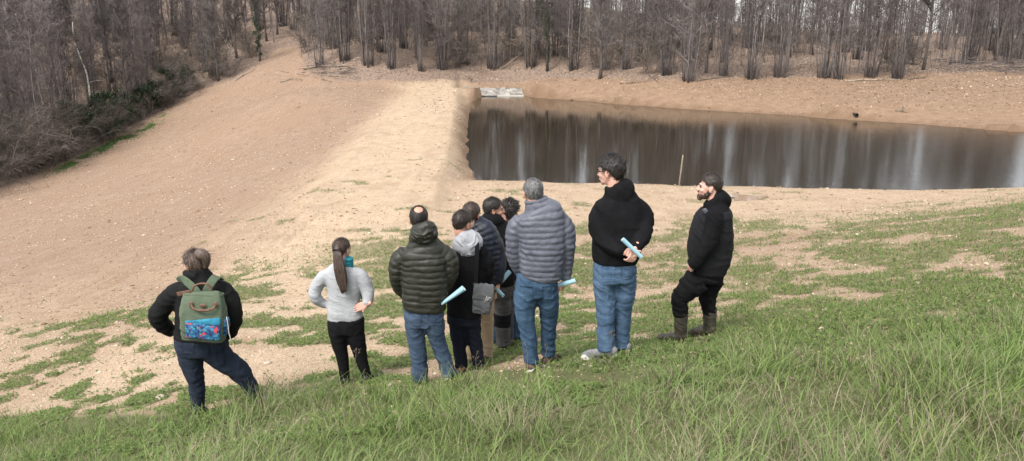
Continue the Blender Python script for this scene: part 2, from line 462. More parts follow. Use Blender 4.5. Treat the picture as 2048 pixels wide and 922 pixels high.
def ground_material():
    m, nt, b = new_mat("soil_and_turf")
    L = nt.links
    v = coords(nt, "Object")
    def at(n):
        a = nt.nodes.new("ShaderNodeAttribute"); a.attribute_name = "m_" + n; return a.outputs["Fac"]
    big = noise_tex(nt, 0.22, 4, v)
    med = noise_tex(nt, 1.6, 6, v, .65)
    fine = noise_tex(nt, 14, 6, v, .7)
    peb = nt.nodes.new("ShaderNodeTexVoronoi"); peb.inputs["Scale"].default_value = 26; L.new(v, peb.inputs["Vector"])
    peb2 = nt.nodes.new("ShaderNodeTexVoronoi"); peb2.inputs["Scale"].default_value = 7.5; L.new(v, peb2.inputs["Vector"])
    brown = mixc(nt, ramp(nt, med, .35, .7), (.235, .160, .113), (.35, .250, .180))
    brown = mixc(nt, ramp(nt, big, .4, .62), brown, (.275, .184, .128))
    cream = mixc(nt, ramp(nt, med, .3, .7), (.455, .34, .225), (.60, .465, .325))
    cream = mixc(nt, ramp(nt, fine, .52, .75), cream, (.37, .265, .18))
    orange = mixc(nt, ramp(nt, med, .35, .7), (.180, .113, .071), (.305, .202, .132))
    brown = mixc(nt, at("bank"), brown, orange)
    soil = mixc(nt, at("cream"), brown, cream)
    # grader and runoff streaks following the dam, damp blotches
    strk = noise_tex(nt, 1.0, 6, coords(nt, "Object", (2.6, .22, 1)), .7, .6)
    inv = node(nt, "ShaderNodeMath", operation='MULTIPLY_ADD'); L.new(at("cream"), inv.inputs[0]); inv.inputs[1].default_value = -.72; inv.inputs[2].default_value = 1.0
    sk = node(nt, "ShaderNodeMath", operation='MULTIPLY'); L.new(ramp(nt, strk, .50, .72), sk.inputs[0]); L.new(inv.outputs[0], sk.inputs[1])
    soil = mixc(nt, sk.outputs[0], soil, (.225, .145, .092))
    damp = noise_tex(nt, .55, 5, v, .65, .8)
    dk = node(nt, "ShaderNodeMath", operation='MULTIPLY'); nt.links.new(ramp(nt, damp, .56, .70), dk.inputs[0]); dk.inputs[1].default_value = .45
    soil = mixc(nt, dk.outputs[0], soil, (.25, .155, .095))
    crumb = noise_tex(nt, 46, 4, v, .75)
    soil = mixc(nt, ramp(nt, crumb, .54, .66), soil, (.24, .155, .098))
    # flints and lime pebbles set in the soil, darker crumbs between
    st = ramp(nt, peb.outputs["Distance"], .10, .22, (1, 1, 1), (0, 0, 0))
    rnd = nt.nodes.new("ShaderNodeSeparateColor"); L.new(peb.outputs["Color"], rnd.inputs[0])
    pick = ramp(nt, rnd.outputs[0], .62, .66)
    mul = node(nt, "ShaderNodeMath", operation='MULTIPLY'); L.new(st, mul.inputs[0]); L.new(pick, mul.inputs[1])
    soil = mixc(nt, mul.outputs[0], soil, (.60, .50, .40))
    st2 = ramp(nt, peb2.outputs["Distance"], .05, .16, (1, 1, 1), (0, 0, 0))
    rnd2 = nt.nodes.new("ShaderNodeSeparateColor"); L.new(peb2.outputs["Color"], rnd2.inputs[0])
    pick2 = ramp(nt, rnd2.outputs[1], .72, .76)
    mul2 = node(nt, "ShaderNodeMath", operation='MULTIPLY'); L.new(st2, mul2.inputs[0]); L.new(pick2, mul2.inputs[1])
    soil = mixc(nt, mul2.outputs[0], soil, (.55, .46, .37))
    peb3 = nt.nodes.new("ShaderNodeTexVoronoi"); peb3.inputs["Scale"].default_value = 58; L.new(v, peb3.inputs["Vector"])
    rnd3 = nt.nodes.new("ShaderNodeSeparateColor"); L.new(peb3.outputs["Color"], rnd3.inputs[0])
    m3 = node(nt, "ShaderNodeMath", operation='MULTIPLY'); L.new(ramp(nt, peb3.outputs["Distance"], .25, .42, (1, 1, 1), (0, 0, 0)), m3.inputs[0]); L.new(ramp(nt, rnd3.outputs[2], .55, .6), m3.inputs[1])
    soil = mixc(nt, m3.outputs[0], soil, (.52, .42, .32))
    gap = node(nt, "ShaderNodeMath", operation='MULTIPLY'); L.new(ramp(nt, peb3.outputs["Distance"], .45, .75), gap.inputs[0]); gap.inputs[1].default_value = .55
    soil = mixc(nt, gap.outputs[0], soil, (.20, .13, .085))
    litc = mixc(nt, ramp(nt, noise_tex(nt, 5, 6, v, .75), .35, .68), (.13, .092, .070), (.35, .26, .20))
    turf = mixc(nt, ramp(nt, fine, .3, .7), (.15, .12, .065), (.12, .15, .05))
    def thr(name, lo, hi, amt=.55):
        a = node(nt, "ShaderNodeMath", operation='MULTIPLY_ADD'); L.new(fine, a.inputs[0]); a.inputs[1].default_value = amt; L.new(at(name), a.inputs[2])
        return ramp(nt, a.outputs[0], lo, hi)
    c = mixc(nt, thr("lit", .70, .95), soil, litc)
    half = node(nt, "ShaderNodeMath", operation='MULTIPLY'); L.new(thr("low", .55, 1.0), half.inputs[0]); half.inputs[1].default_value = .55
    c = mixc(nt, half.outputs[0], c, turf)
    c = mixc(nt, thr("strip", .75, 1.2), c, (.08, .11, .04))
    lo = node(nt, "ShaderNodeMath", operation='MULTIPLY'); L.new(thr("long", .55, .95), lo.inputs[0]); lo.inputs[1].default_value = .9
    c = mixc(nt, lo.outputs[0], c, (.10, .115, .045))
    wf = node(nt, "ShaderNodeMath", operation='MULTIPLY'); L.new(at("wet"), wf.inputs[0]); wf.inputs[1].default_value = .75
    c = mixc(nt, wf.outputs[0], c, (.15, .095, .058))
    L.new(c, b.inputs["Base Color"])
    b.inputs["Roughness"].default_value = .95
    b.inputs["Specular IOR Level"].default_value = .12
    h = node(nt, "ShaderNodeMath", operation='MULTIPLY_ADD'); L.new(med, h.inputs[0]); h.inputs[1].default_value = 2.2; L.new(fine, h.inputs[2])
    h2 = node(nt, "ShaderNodeMath", operation='ADD'); L.new(h.outputs[0], h2.inputs[0]); L.new(mul.outputs[0], h2.inputs[1])
    bump(nt, b, h2.outputs[0], .8, .05)
    return m
tag(link("ground", gme, ground_material()), kind="structure")

# ---- water
def water_material():
    m, nt, b = new_mat("pond_water")
    v = coords(nt, "Object", (1, 1, 1))
    b.inputs["Base Color"].default_value = (.024, .019, .012, 1)
    b.inputs["Roughness"].default_value = .03
    b.inputs["IOR"].default_value = 1.333
    b.inputs["Specular IOR Level"].default_value = .5
    n1 = noise_tex(nt, 3.2, 3, v)
    n2 = noise_tex(nt, 14, 2, coords(nt, "Object", (1, 1.6, 1)))
    amp = ramp(nt, noise_tex(nt, .05, 2, coords(nt, "Object", (1.0, 1.4, 1))), .42, .62)
    # breeze reaches the open east side of the pond
    sx = nt.nodes.new("ShaderNodeSeparateXYZ"); nt.links.new(v, sx.inputs[0])
    wx = node(nt, "ShaderNodeMapRange"); wx.inputs[1].default_value = 8; wx.inputs[2].default_value = 28; wx.inputs[3].default_value = .06; wx.inputs[4].default_value = 1.0
    nt.links.new(sx.outputs[0], wx.inputs[0])
    h = node(nt, "ShaderNodeMath", operation='MULTIPLY_ADD'); nt.links.new(n2, h.inputs[0]); h.inputs[1].default_value = .35; nt.links.new(n1, h.inputs[2])
    bn = nt.nodes.new("ShaderNodeBump"); bn.inputs["Distance"].default_value = .02
    nt.links.new(h.outputs[0], bn.inputs["Height"])
    mm = node(nt, "ShaderNodeMath", operation='MULTIPLY_ADD'); nt.links.new(wx.outputs[0], mm.inputs[0]); mm.inputs[1].default_value = .38; mm.inputs[2].default_value = .06
    nt.links.new(mm.outputs[0], bn.inputs["Strength"])
    nt.links.new(bn.outputs[0], b.inputs["Normal"])
    return m
wv = [(DAM_A[0] + .3, 24.5, 0), (42, 24.5, 0), (47, 40, 0), (34, 64, 0), (6, 80, 0), (DAM_B[0] + .3, DAM_B[1] - 1.5, 0)]
wm = bpy.data.meshes.new("pond_water"); wm.from_pydata(wv, [], [tuple(range(6))]); wm.update()
tag(link("pond_water", wm, water_material()), kind="structure")
# ---------------------------------------------------------------- woods
def hit(u, v, far=260.0):
    r = ray(u, v)
    ts = np.exp(np.linspace(math.log(2.0), math.log(far), 700)) / r[1]
    P = CAM[None] + r[None] * ts[:, None]
    g = ground(P[:, 0], P[:, 1])
    below = np.nonzero(P[:, 2] < g)[0]
    i = below[0] if len(below) else len(ts) - 1
    if i > 0 and len(below):
        a, b = ts[i - 1], ts[i]
        da = P[i - 1, 2] - g[i - 1]; db = P[i, 2] - g[i]
        t = a + (b - a) * da / (da - db)
    else:
        t = ts[i]
    p = CAM + r * t
    return np.array([p[0], p[1], gz(p[0], p[1])])

R = random.Random(11)
def bark_mat(name, c0, c1, scale=9.0, rand=True):
    return simple_mat(name, c0, c1, scale=scale, rough=.95, bstr=.6, bdist=.03, stretch=(1, 1, .25), spec=.1, rand=rand, detail=5)
M_STEM = bark_mat("coppice_bark", (.060, .051, .049), (.205, .180, .170))
M_TWIG = bark_mat("winter_twigs", (.085, .072, .069), (.200, .174, .165), 2.0)
M_TWIGL = bark_mat("lichened_twigs", (.085, .075, .064), (.23, .205, .175), 2.0)
M_TRUNK = bark_mat("trunk_bark", (.075, .062, .057), (.19, .162, .148))
M_SHRUB = bark_mat("thicket_stems", (.075, .063, .054), (.185, .157, .134), 2.0)
M_DEAD = bark_mat("dead_wood", (.15, .12, .095), (.29, .24, .19), 6.0)
def birch_mat():
    m, nt, b = new_mat("birch_bark")
    n = noise_tex(nt, 3.0, 4, coords(nt, "Object", (.4, .4, 3.5)))
    nt.links.new(mixc(nt, ramp(nt, n, .50, .58), (.62, .58, .52), (.09, .075, .065)), b.inputs["Base Color"])
    b.inputs["Roughness"].default_value = .8
    return m
M_BIRCH = birch_mat()

def stem_path(base, h, lean, az, crook, n=8, rr=R):
    pts = []; x, y = base
    ph = rr.random() * 6.28; ph2 = rr.random() * 6.28
    for i in range(n):
        t = i / (n - 1); z = h * t
        o = math.tan(lean) * z * (1 - .35 * t)
        c = crook * math.sin(3.1 * t * 2 + ph) * t ** .5; c2 = crook * math.sin(4.3 * t * 2 + ph2) * t ** .5
        pts.append(Vector((x + math.cos(az) * o + c, y + math.sin(az) * o + c2, z - (.25 if i == 0 else 0))))
    return pts

def along(pts, t):
    f = t * (len(pts) - 1); i = min(int(f), len(pts) - 2)
    return pts[i].lerp(pts[i + 1], f - i)

class Twigs:
    def __init__(s): s.v = []; s.f = []
    def tri(s, p, d, L, w, rr):
        side = d.cross(Vector((rr.uniform(-1, 1), rr.uniform(-1, 1), rr.uniform(-1, 1))))
        if side.length < 1e-4: return
        side = side.normalized() * w * .5
        n = len(s.v)
        bend = p + d * (L * .5) + Vector((rr.uniform(-1, 1), rr.uniform(-1, 1), rr.uniform(-.5, 1))) * L * .12
        s.v += [p - side, p + side, bend + side * .7, bend - side * .7, p + d * L]
        s.f += [(n, n + 1, n + 2, n + 3), (n + 3, n + 2, n + 4)]
    def into(s, T): T.add(s.v, s.f)

def rdir(rr, az, el):
    return Vector((math.cos(az) * math.cos(el), math.sin(az) * math.cos(el), math.sin(el)))

def grow_crown(T, W, pts, rad0, rr, nb, lo, ltw, blen, up=(.25, 1.0), tw=14, tww=.022, sub=2):
    H = pts[-1].z - pts[0].z
    for k in range(nb):
        t = lo + (1 - lo) * rr.random() ** .8 * .97
        p = along(pts, t)
        az = rr.random() * 6.283; el = rr.uniform(*up)
        L = blen * (1.15 - .75 * t) * rr.uniform(.5, 1.25)
        d = rdir(rr, az, el)
        bp = [p]
        q = p.copy(); dd = d.copy()
        for i in range(4):
            dd = (dd + Vector((rr.uniform(-.22, .22), rr.uniform(-.22, .22), rr.uniform(-.14, .24)))).normalized()
            q = q + dd * (L / 4); bp.append(q.copy())
        r0 = max(.010, rad0 * (1 - t) * .42 + .006)
        T.tube(bp, [r0, r0 * .8, r0 * .6, r0 * .42, r0 * .2], 3, cap=False)
        for j in range(tw):
            tt = .15 + .85 * rr.random()
            pp = along(bp, tt)
            e = (dd * .6 + Vector((rr.uniform(-1, 1), rr.uniform(-1, 1), rr.uniform(-.4, .9)))).normalized()
            W.tri(pp, e, ltw * rr.uniform(.4, 1.3), tww * rr.uniform(.6, 1.3), rr)
            if sub and rr.random() < .45:
                p2 = pp + e * ltw * .5
                for _ in range(sub):
                    e2 = (e + Vector((rr.uniform(-1, 1), rr.uniform(-1, 1), rr.uniform(-.5, .8))) * .8).normalized()
                    W.tri(p2, e2, ltw * rr.uniform(.3, .8), tww * .7, rr)

def coppice_variant(i):
    rr = random.Random(100 + i)
    n = rr.randint(8, 13)
    stems = []; T = Tris(); W = Twigs()
    for k in range(n):
        az = 6.283 * k / n + rr.uniform(-.4, .4)
        br = rr.uniform(.10, .62)
        h = rr.uniform(9.5, 14.5); r0 = rr.uniform(.024, .075)
        pts = stem_path((math.cos(az) * br, math.sin(az) * br), h, rr.uniform(.0, .17), az, rr.uniform(.05, .2), rr=rr)
        t = Tris(); t.tube(pts, [r0 * (1.25 if j == 0 else 1) * (1 - .85 * j / 7) for j in range(8)], 6)
        stems.append(t.mesh("stem"))
        grow_crown(T, W, pts, r0, rr, 11, .10, .75, 2.0, up=(.15, 1.2), tw=15, tww=.028)
    for k in range(90):       # low sprouts round the stool
        az = rr.random() * 6.283
        p = Vector((math.cos(az) * .5 * rr.random(), math.sin(az) * .5 * rr.random(), .05))
        W.tri(p, rdir(rr, az, rr.uniform(.8, 1.5)), rr.uniform(.6, 2.6), .03, rr)
    W.into(T)
    return stems, T.mesh("crown", smooth=False)

def single_variant(i, lich=False):
    rr = random.Random(300 + i)
    h = rr.uniform(13, 17); r0 = rr.uniform(.09, .17)
    pts = stem_path((0, 0), h, rr.uniform(0, .05), rr.random() * 6.28, rr.uniform(.12, .3), 10, rr)
    t = Tris(); t.tube(pts, [r0 * (1.5 if j == 0 else 1.05 if j == 1 else 1) * (1 - .8 * j / 9) for j in range(10)], 8)
    trunk = t.mesh("trunk")
    T = Tris(); W = Twigs()
    grow_crown(T, W, pts, r0, rr, 64, .16, .85, 2.6, up=(.25, 1.15), tw=30, tww=.030)
    W.into(T)
    return [trunk], T.mesh("crown", smooth=False)

def shrub_variant(i):
    rr = random.Random(500 + i)
    T = Tris(); W = Twigs(); stems = []
    for k in range(26):
        az = rr.random() * 6.283; el = rr.uniform(.7, 1.45); L = rr.uniform(2.2, 5.0)
        p = Vector((rr.uniform(-.7, .7), rr.uniform(-.7, .7), -.1)); d = rdir(rr, az, el); pts = [p]
        for j in range(5):
            d = (d + Vector((rr.uniform(-.2, .2), rr.uniform(-.2, .2), -.16 * j * rr.random()))).normalized()
            p = p + d * (L / 5); pts.append(p.copy())
        r = rr.uniform(.009, .022)
        T.tube(pts, [r, r * .9, r * .75, r * .6, r * .4, r * .2], 4, cap=False)
        for j in range(50):
            pp = along(pts, .2 + .8 * rr.random())
            e = (d * .5 + Vector((rr.uniform(-1, 1), rr.uniform(-1, 1), rr.uniform(-.7, .7)))).normalized()
            W.tri(pp, e, rr.uniform(.35, 1.1), .018, rr)
            if rr.random() < .5:
                e2 = (e + Vector((rr.uniform(-1, 1), rr.uniform(-1, 1), rr.uniform(-.8, .5))) * .8).normalized()
                W.tri(pp + e * .3, e2, rr.uniform(.25, .8), .013, rr)
    Tm = T.mesh("stems"); T2 = Tris(); W.into(T2)
    return [Tm], T2.mesh("crown", smooth=False)

def leaf_cloud(rr, n, centres, size, tilt=1.0):
    nv = np.random.default_rng(rr.randint(0, 9999))
    c = np.array(centres)
    pick = nv.integers(0, len(c), n)
    dirs = nv.normal(size=(n, 3)); dirs /= np.linalg.norm(dirs, axis=1)[:, None]
    rad = c[pick, 3] * nv.random(n) ** .4
    p = c[pick, :3] + dirs * rad[:, None] * np.array([1, 1, .85])
    a = nv.normal(size=(n, 3)); a /= np.linalg.norm(a, axis=1)[:, None]
    b = np.cross(a, nv.normal(size=(n, 3))); b /= np.linalg.norm(b, axis=1)[:, None]
    s = size * nv.uniform(.6, 1.3, n)[:, None]
    v = np.stack([p - a * s, p + b * s * .5, p + a * s, p - b * s * .5], 1).reshape(-1, 3)
    f = np.arange(n * 4).reshape(n, 4)
    return v, f
M_LEAF = attr_mat("evergreen_leaf", rough=.45, spec=.4, trans=.15)

def tint_leaves(v, c0, c1, seed):
    nv = np.random.default_rng(seed); n = len(v) // 4
    t = nv.random(n)[:, None]
    return np.repeat(np.array(c0) * (1 - t) + np.array(c1) * t, 4, 0)

def holly_variant(i):
    rr = random.Random(700 + i)
    cs = []
    for k in range(26):
        a = rr.random() * 6.28; r = rr.random() ** .5 * 1.5
        z = rr.uniform(.5, 3.2); r *= 1 - .55 * abs(z - 1.2) / 2.2
        cs.append((math.cos(a) * r, math.sin(a) * r, z, rr.uniform(.3, .6)))
    v, f = leaf_cloud(rr, 5200, cs, .075)
    crown = np_mesh("crown", v, f, tint_leaves(v, (.012, .024, .010), (.035, .06, .022), i))
    T = Tris()
    for k in range(5):
        az = rr.random() * 6.28
        T.tube(stem_path((rr.uniform(-.2, .2), rr.uniform(-.2, .2)), rr.uniform(2, 3.2), .25, az, .08, 6, rr), [.05, .045, .04, .03, .02, .01], 5)
    return T.mesh("stems"), crown

COP = [coppice_variant(i) for i in range(8)]
SIN = [single_variant(i) for i in range(4)]
SHR = [shrub_variant(i) for i in range(4)]
HOL = [holly_variant(i) for i in range(3)]

def put_tree(kind, variant, x, y, label, cat, group, scale=1.0, rz=None, tilt=(0, 0), sname="stem", smat=M_STEM, cmat=M_TWIG, name=None):
    root = bpy.data.objects.new(name or kind, None)
    COL.objects.link(root)
    root.location = (x, y, gz(x, y))
    root.rotation_euler = (tilt[0], tilt[1], R.random() * 6.28 if rz is None else rz)
    root.scale = (scale, scale, scale * R.uniform(.92, 1.08))
    tag(root, label, cat, group)
    stems, crown = variant
    for me in stems:
        link(sname, me, smat, root)
    link("crown", crown, cmat, root)
    return root

# coppice stools and standards of the front row, read off the far bank
front = [(640, 132, 'c', .8), (690, 122, 'c', .9), (735, 130, 'c', 1), (783, 137, 'c', .85), (832, 116, 's', .8), (842, 142, 'c', .6), (884, 138, 'c', .9),
         (930, 128, 'c', .85), (985, 138, 'c', 1.0), (1062, 134, 'c', .95), (1146, 140, 'c', .95), (1200, 157, 's', .85), (1212, 140, 'c', .6),
         (1252, 138, 'c', .85), (1332, 150, 'c', .85), (1378, 162, 'c', 1.0), (1412, 146, 's', .9), (1448, 152, 'c', .7), (1502, 158, 'c', 1.05), (1560, 154, 'c', .9),
         (1648, 156, 'c', 1.05), (1676, 158, 'c', .85), (1740, 155, 'c', .95), (1796, 158, 'c', 1.0), (1846, 140, 's', 1.0), (1935, 128, 'c', .9), (1990, 122, 's', 1.1), (2035, 120, 'c', 1.0)]
placed = []
ORD = "first second third fourth fifth sixth seventh eighth ninth tenth eleventh twelfth thirteenth fourteenth fifteenth sixteenth".split()
for i, (u, v, k, s) in enumerate(front):
    p = hit(u, v)
    placed.append((p[0], p[1]))
    row = sorted(q[0] for q in front if q[2] == 'c' and (q[0] < 1090) == (u < 1090)); row = row[::-1] if u < 1090 else row
    nth = ORD[row.index(u)] if k == 'c' else ''
    side = "left of the ivy-clad tree" if u < 1090 else "right of the ivy-clad tree"
    if k == 'c':
        put_tree("coppice_tree", COP[i % 8], p[0], p[1], f"{nth} bare coppice clump {side} in the far bank's front row", "tree", "front row coppice trees on the far bank", s)
    else:
        lab = {832: "single dark trunk standing among coppice stems uphill of the dam's far end",
               1200: "thick single trunk at the wood's edge, above the tall man in black",
               1412: "thick straight trunk behind the coppice above the bearded man",
               1846: "single leaning trunk left of the brush pile at the right edge",
               1990: "big dark trunk leaning right beside the brush pile"}[u]
        put_tree("standard_tree", SIN[i % 4], p[0], p[1], lab, "tree", None, s, sname="trunk", smat=M_TRUNK, tilt=(0, .16 if u == 1990 else .06 if u == 1846 else 0), rz=.4)
# ivy-clad tree
p = hit(1095, 142); placed.append((p[0], p[1]))
ivy = put_tree("ivy_clad_tree", SIN[1], p[0], p[1], "dark ivy-clad tree with green leaves among bare stems above the pond's left end", "tree", None, .8, sname="trunk", smat=M_TRUNK, rz=1.0)
rr = random.Random(5)
v, f = leaf_cloud(rr, 2600, [(rr.uniform(-.5, .5) * (k / 16), rr.uniform(-.5, .5) * (k / 16), 1.2 + k * .42, .25 + .03 * k) for k in range(22)], .09)
link("ivy", np_mesh("ivy", v, f, tint_leaves(v, (.02, .035, .014), (.05, .075, .03), 3)), M_LEAF, ivy)
p = hit(520, 122); placed.append((p[0], p[1]))
ivy2 = put_tree("ivy_clad_tree", SIN[2], p[0], p[1], "ivy-clad tree beside the top of the cleared strip on the left", "tree", None, .8, sname="trunk", smat=M_TRUNK, rz=2.0)
v, f = leaf_cloud(rr, 2400, [(rr.uniform(-.4, .4), rr.uniform(-.4, .4), 1.0 + k * .4, .3 + .02 * k) for k in range(20)], .09)
link("ivy", np_mesh("ivy", v, f, tint_leaves(v, (.016, .03, .012), (.045, .075, .03), 4)), M_LEAF, ivy2)

# deeper rows up the hill
def scatter(n, xr, yr, mind, ok, tries=6000):
    out = []
    for _ in range(tries):
        if len(out) >= n: break
        x = R.uniform(*xr); y = R.uniform(*yr)
        if not ok(x, y): continue
        if all((x - a) ** 2 + (y - b) ** 2 > mind * mind for a, b in placed):
            placed.append((x, y)); out.append((x, y))
    return out

def uv_of(x, y):
    u, v = project(np.array([x]), np.array([y]), np.array([gz(x, y)]))
    return float(u[0]), float(v[0])
SW = [(70, 575), (100, 560), (130, 540)]
def ok_hill(x, y):
    u, v = uv_of(x, y)
    if u < 612 or u > 2250: return False
    if u > 1420 and y > 84 and R.random() < .62: return False
    return v < (148 if u > 700 else 120)
for i, (x, y) in enumerate(scatter(120, (-28, 75), (76, 120), 2.1, ok_hill)):
    if i % 4 == 3:
        put_tree("standard_tree", SIN[i % 4], x, y, "slender bare tree deep among the coppice on the far hillside", "tree", "single trees deep in the far wood", R.uniform(.6, .9), sname="trunk", smat=M_TRUNK)
    else:
        put_tree("coppice_tree", COP[i % 8], x, y, "bare coppice tree behind the front row on the far hillside", "tree", "coppice trees deep in the far wood", R.uniform(.7, 1.05))
# trees that close the head of the cleared strip
for i, (x, y) in enumerate([(-30.5, 112), (-33, 115), (-35.5, 113), (-31.5, 119), (-34.5, 121), (-37.5, 118), (-33, 127), (-29.5, 124)]):
    put_tree("coppice_tree", COP[(i * 3) % 8], x, y, "bare coppice tree closing the upper end of the cleared strip", "tree", "trees at the head of the cleared strip", R.uniform(.85, 1.1))
# the wood across the valley on the left
def edge_v(u): return float(poly(np.array([u]), [(-300, 500), (0, 376), (130, 326), (280, 252), (400, 182), (470, 156), (540, 108), (575, 75)])[0])
def ok_left(x, y):
    u, v = uv_of(x, y)
    return -260 < u < 560 and v < edge_v(u) - 5
for i, (x, y) in enumerate(scatter(125, (-85, -26), (45, 118), 1.9, ok_left)):
    if i % 2:
        put_tree("standard_tree", SIN[i % 4], x, y, "bare grey-brown tree in the wood below the dam", "tree", "trees of the left wood", R.uniform(.55, .95), sname="trunk", smat=M_TRUNK, cmat=M_TWIGL if i % 4 == 1 else M_TWIG)
    else:
        put_tree("coppice_tree", COP[i % 8], x, y, "bare many-stemmed tree in the wood below the dam", "tree", "coppice trees of the left wood", R.uniform(.75, 1.1))
for i, u in enumerate([-90, -40, 5, 40, 80, 115, 150, 195, 240, 290, 335, 380, 425, 460, 20, 95, 170, 60, 130, 250, -15, 30, 70, 110, 145, 185, 215, 270, 310, 350]):
    p = hit(u, edge_v(u) - (5 if i < 14 else 14 if i < 20 else 24) - R.uniform(0, 6))
    s = (1.15 if u < 200 else .85) * R.uniform(.8, 1.15)
    where = "at the far left corner of the wood" if u < 160 else "along the edge of the left wood by the evergreens"
    put_tree("thicket_shrub", SHR[i % 4], p[0], p[1], f"bare arching thicket shrub {where}", "shrub", f"thicket shrubs {where}", s, sname="stems", smat=M_SHRUB, cmat=M_SHRUB)
# undergrowth of bare saplings under the trees
def ok_us(x, y):
    u, v = uv_of(x, y)
    return (612 < u < 2200 and v < (146 if u > 700 else 120) and (u < 1400 or R.random() < .3)) or (-150 < u < 545 and v < edge_v(u) - 10)
for i, (x, y) in enumerate(scatter(120, (-70, 70), (58, 112), 1.2, ok_us, 9000)):
    lw = uv_of(x, y)[0] < 560
    put_tree("sapling_shrub", SHR[i % 4], x, y, "bare twiggy undergrowth shrub in the wood below the dam" if lw else "bare twiggy undergrowth shrub among the far coppice", "shrub", "undergrowth of the left wood" if lw else "undergrowth of the far wood", R.uniform(.6, 1.25), sname="stems", smat=M_TWIG, cmat=M_TWIG if i % 3 else M_TWIGL)
for i, u in enumerate([165, 205, 255, 300, 345, 385]):
    p = hit(u, edge_v(u) - 8)
    put_tree("evergreen_shrub", ([HOL[i % 3][0]], HOL[i % 3][1]), p[0] - .5, p[1] + .8, "dark green holly shrub under the bare trees at the left wood's edge", "shrub", "holly shrubs at the edge of the left wood", [1.2, 1.35, 1.15, 1.1, 1.0, .8][i], sname="stems", smat=M_TRUNK, cmat=M_LEAF)
for (u, v, s, lab, tl) in [(185, 215, .8, "white-barked birch rising behind the holly shrubs", -.08), (95, 230, .9, "white birch with broken limbs near the left edge", -.12), (470, 128, .5, "pale thin birch leaning at the upper end of the left wood's edge", -.3)]:
    p = hit(u, v)
    rb = random.Random(int(u))
    root = bpy.data.objects.new("birch_tree", None); COL.objects.link(root)
    root.location = p; root.rotation_euler = (0, tl, 0); tag(root, lab, "tree")
    pts = stem_path((0, 0), 11 * s, .04, 2.5, .25, 9, rb)
    T = Tris(); T.tube(pts, [.10 * s * (1 - .8 * j / 8) + .02 for j in range(9)], 7)
    for k in range(4):
        a = along(pts, rb.uniform(.25, .7)); d = rdir(rb, rb.random() * 6.28, .5); b = [a]
        for j in range(4):
            d = (d + Vector((rb.uniform(-.5, .5), rb.uniform(-.3, .3), rb.uniform(-.4, .3)))).normalized(); b.append(b[-1] + d * .55 * s)
        T.tube(b, [.06 * s, .05 * s, .04 * s, .03 * s, .02 * s], 5)
    link("trunk", T.mesh("trunk"), M_BIRCH, root)
    T2 = Tris(); W2 = Twigs(); grow_crown(T2, W2, pts, .1, rb, 26, .4, .7, 2.0, tw=18); W2.into(T2)
    link("crown", T2.mesh("crown", False), M_TWIGL, root)

# farther woodland that reads as one mass: slender stems with twigs
def far_wood():
    g = np.random.default_rng(3)
    n = 2100
    x = g.uniform(-150, 130, n); y = g.uniform(100, 185, n)
    left = g.random(n) < .22
    x[left] = g.uniform(-130, -60, left.sum()); y[left] = g.uniform(50, 130, left.sum())
    keep = ~((x > .24 * y) & (g.random(n) < .15))
    keep &= np.array([not (560 < a < 610 and b < 98) for a, b in zip(project(x, y, ground(x, y))[0], y)])
    x = x[keep]; y = y[keep]; n = len(x)
    z = ground(x, y)
    h = g.uniform(9, 16, n); r = g.uniform(.03, .10, n)
    az = g.random(n) * 6.283; ln = g.uniform(0, .09, n)
    ox = np.cos(az) * ln; oy = np.sin(az) * ln
    V = []; Fq = []
    segs = 4; sd = 4
    for i in range(segs + 1):
        t = i / segs
        cx = x + ox * h * t + .15 * np.sin(az * 3 + t * 5); cy = y + oy * h * t; cz = z - .2 + h * t
        rr_ = r * (1 - .85 * t)
        for k in range(sd):
            V.append(np.stack([cx + rr_ * math.cos(k * math.pi / 2), cy + rr_ * math.sin(k * math.pi / 2), cz], -1))
    V = np.stack(V, 1)                               # n, (segs+1)*sd, 3
    quad = np.array([[i * sd + k, i * sd + (k + 1) % sd, (i + 1) * sd + (k + 1) % sd, (i + 1) * sd + k] for i in range(segs) for k in range(sd)])
    F1 = (np.arange(n)[:, None, None] * V.shape[1] + quad[None]).reshape(-1, 4)
    V1 = V.reshape(-1, 3)
    m = 74
    t = g.uniform(.06, 1.0, (n, m)) ** .9
    bx = (x[:, None] + ox[:, None] * h[:, None] * t); by = (y[:, None] + oy[:, None] * h[:, None] * t); bz = z[:, None] + h[:, None] * t
    p = np.stack([bx, by, bz], -1).reshape(-1, 3)
    d = g.normal(size=p.shape); d[:, 2] = np.abs(d[:, 2]) * .9 + .1; d /= np.linalg.norm(d, axis=1)[:, None]
    p = p + d * g.uniform(0, 1.4, (len(p), 1)) * np.array([1, 1, .4])
    s = np.cross(d, g.normal(size=p.shape)); s /= np.linalg.norm(s, axis=1)[:, None]
    L = g.uniform(.6, 2.0, (len(p), 1)); w = g.uniform(.012, .034, (len(p), 1))
    V2 = np.stack([p - s * w, p + s * w, p + d * L + s * w * .3, p + d * L - s * w * .3], 1).reshape(-1, 3)
    F2 = np.arange(len(V2)).reshape(-1, 4) + len(V1)
    me = np_mesh("far_woodland", np.r_[V1, V2], np.r_[F1, F2])
    tag(link("far_woodland", me, M_TWIG), "mass of bare winter woodland rising behind the coppice", "woodland", kind="stuff")
far_wood()

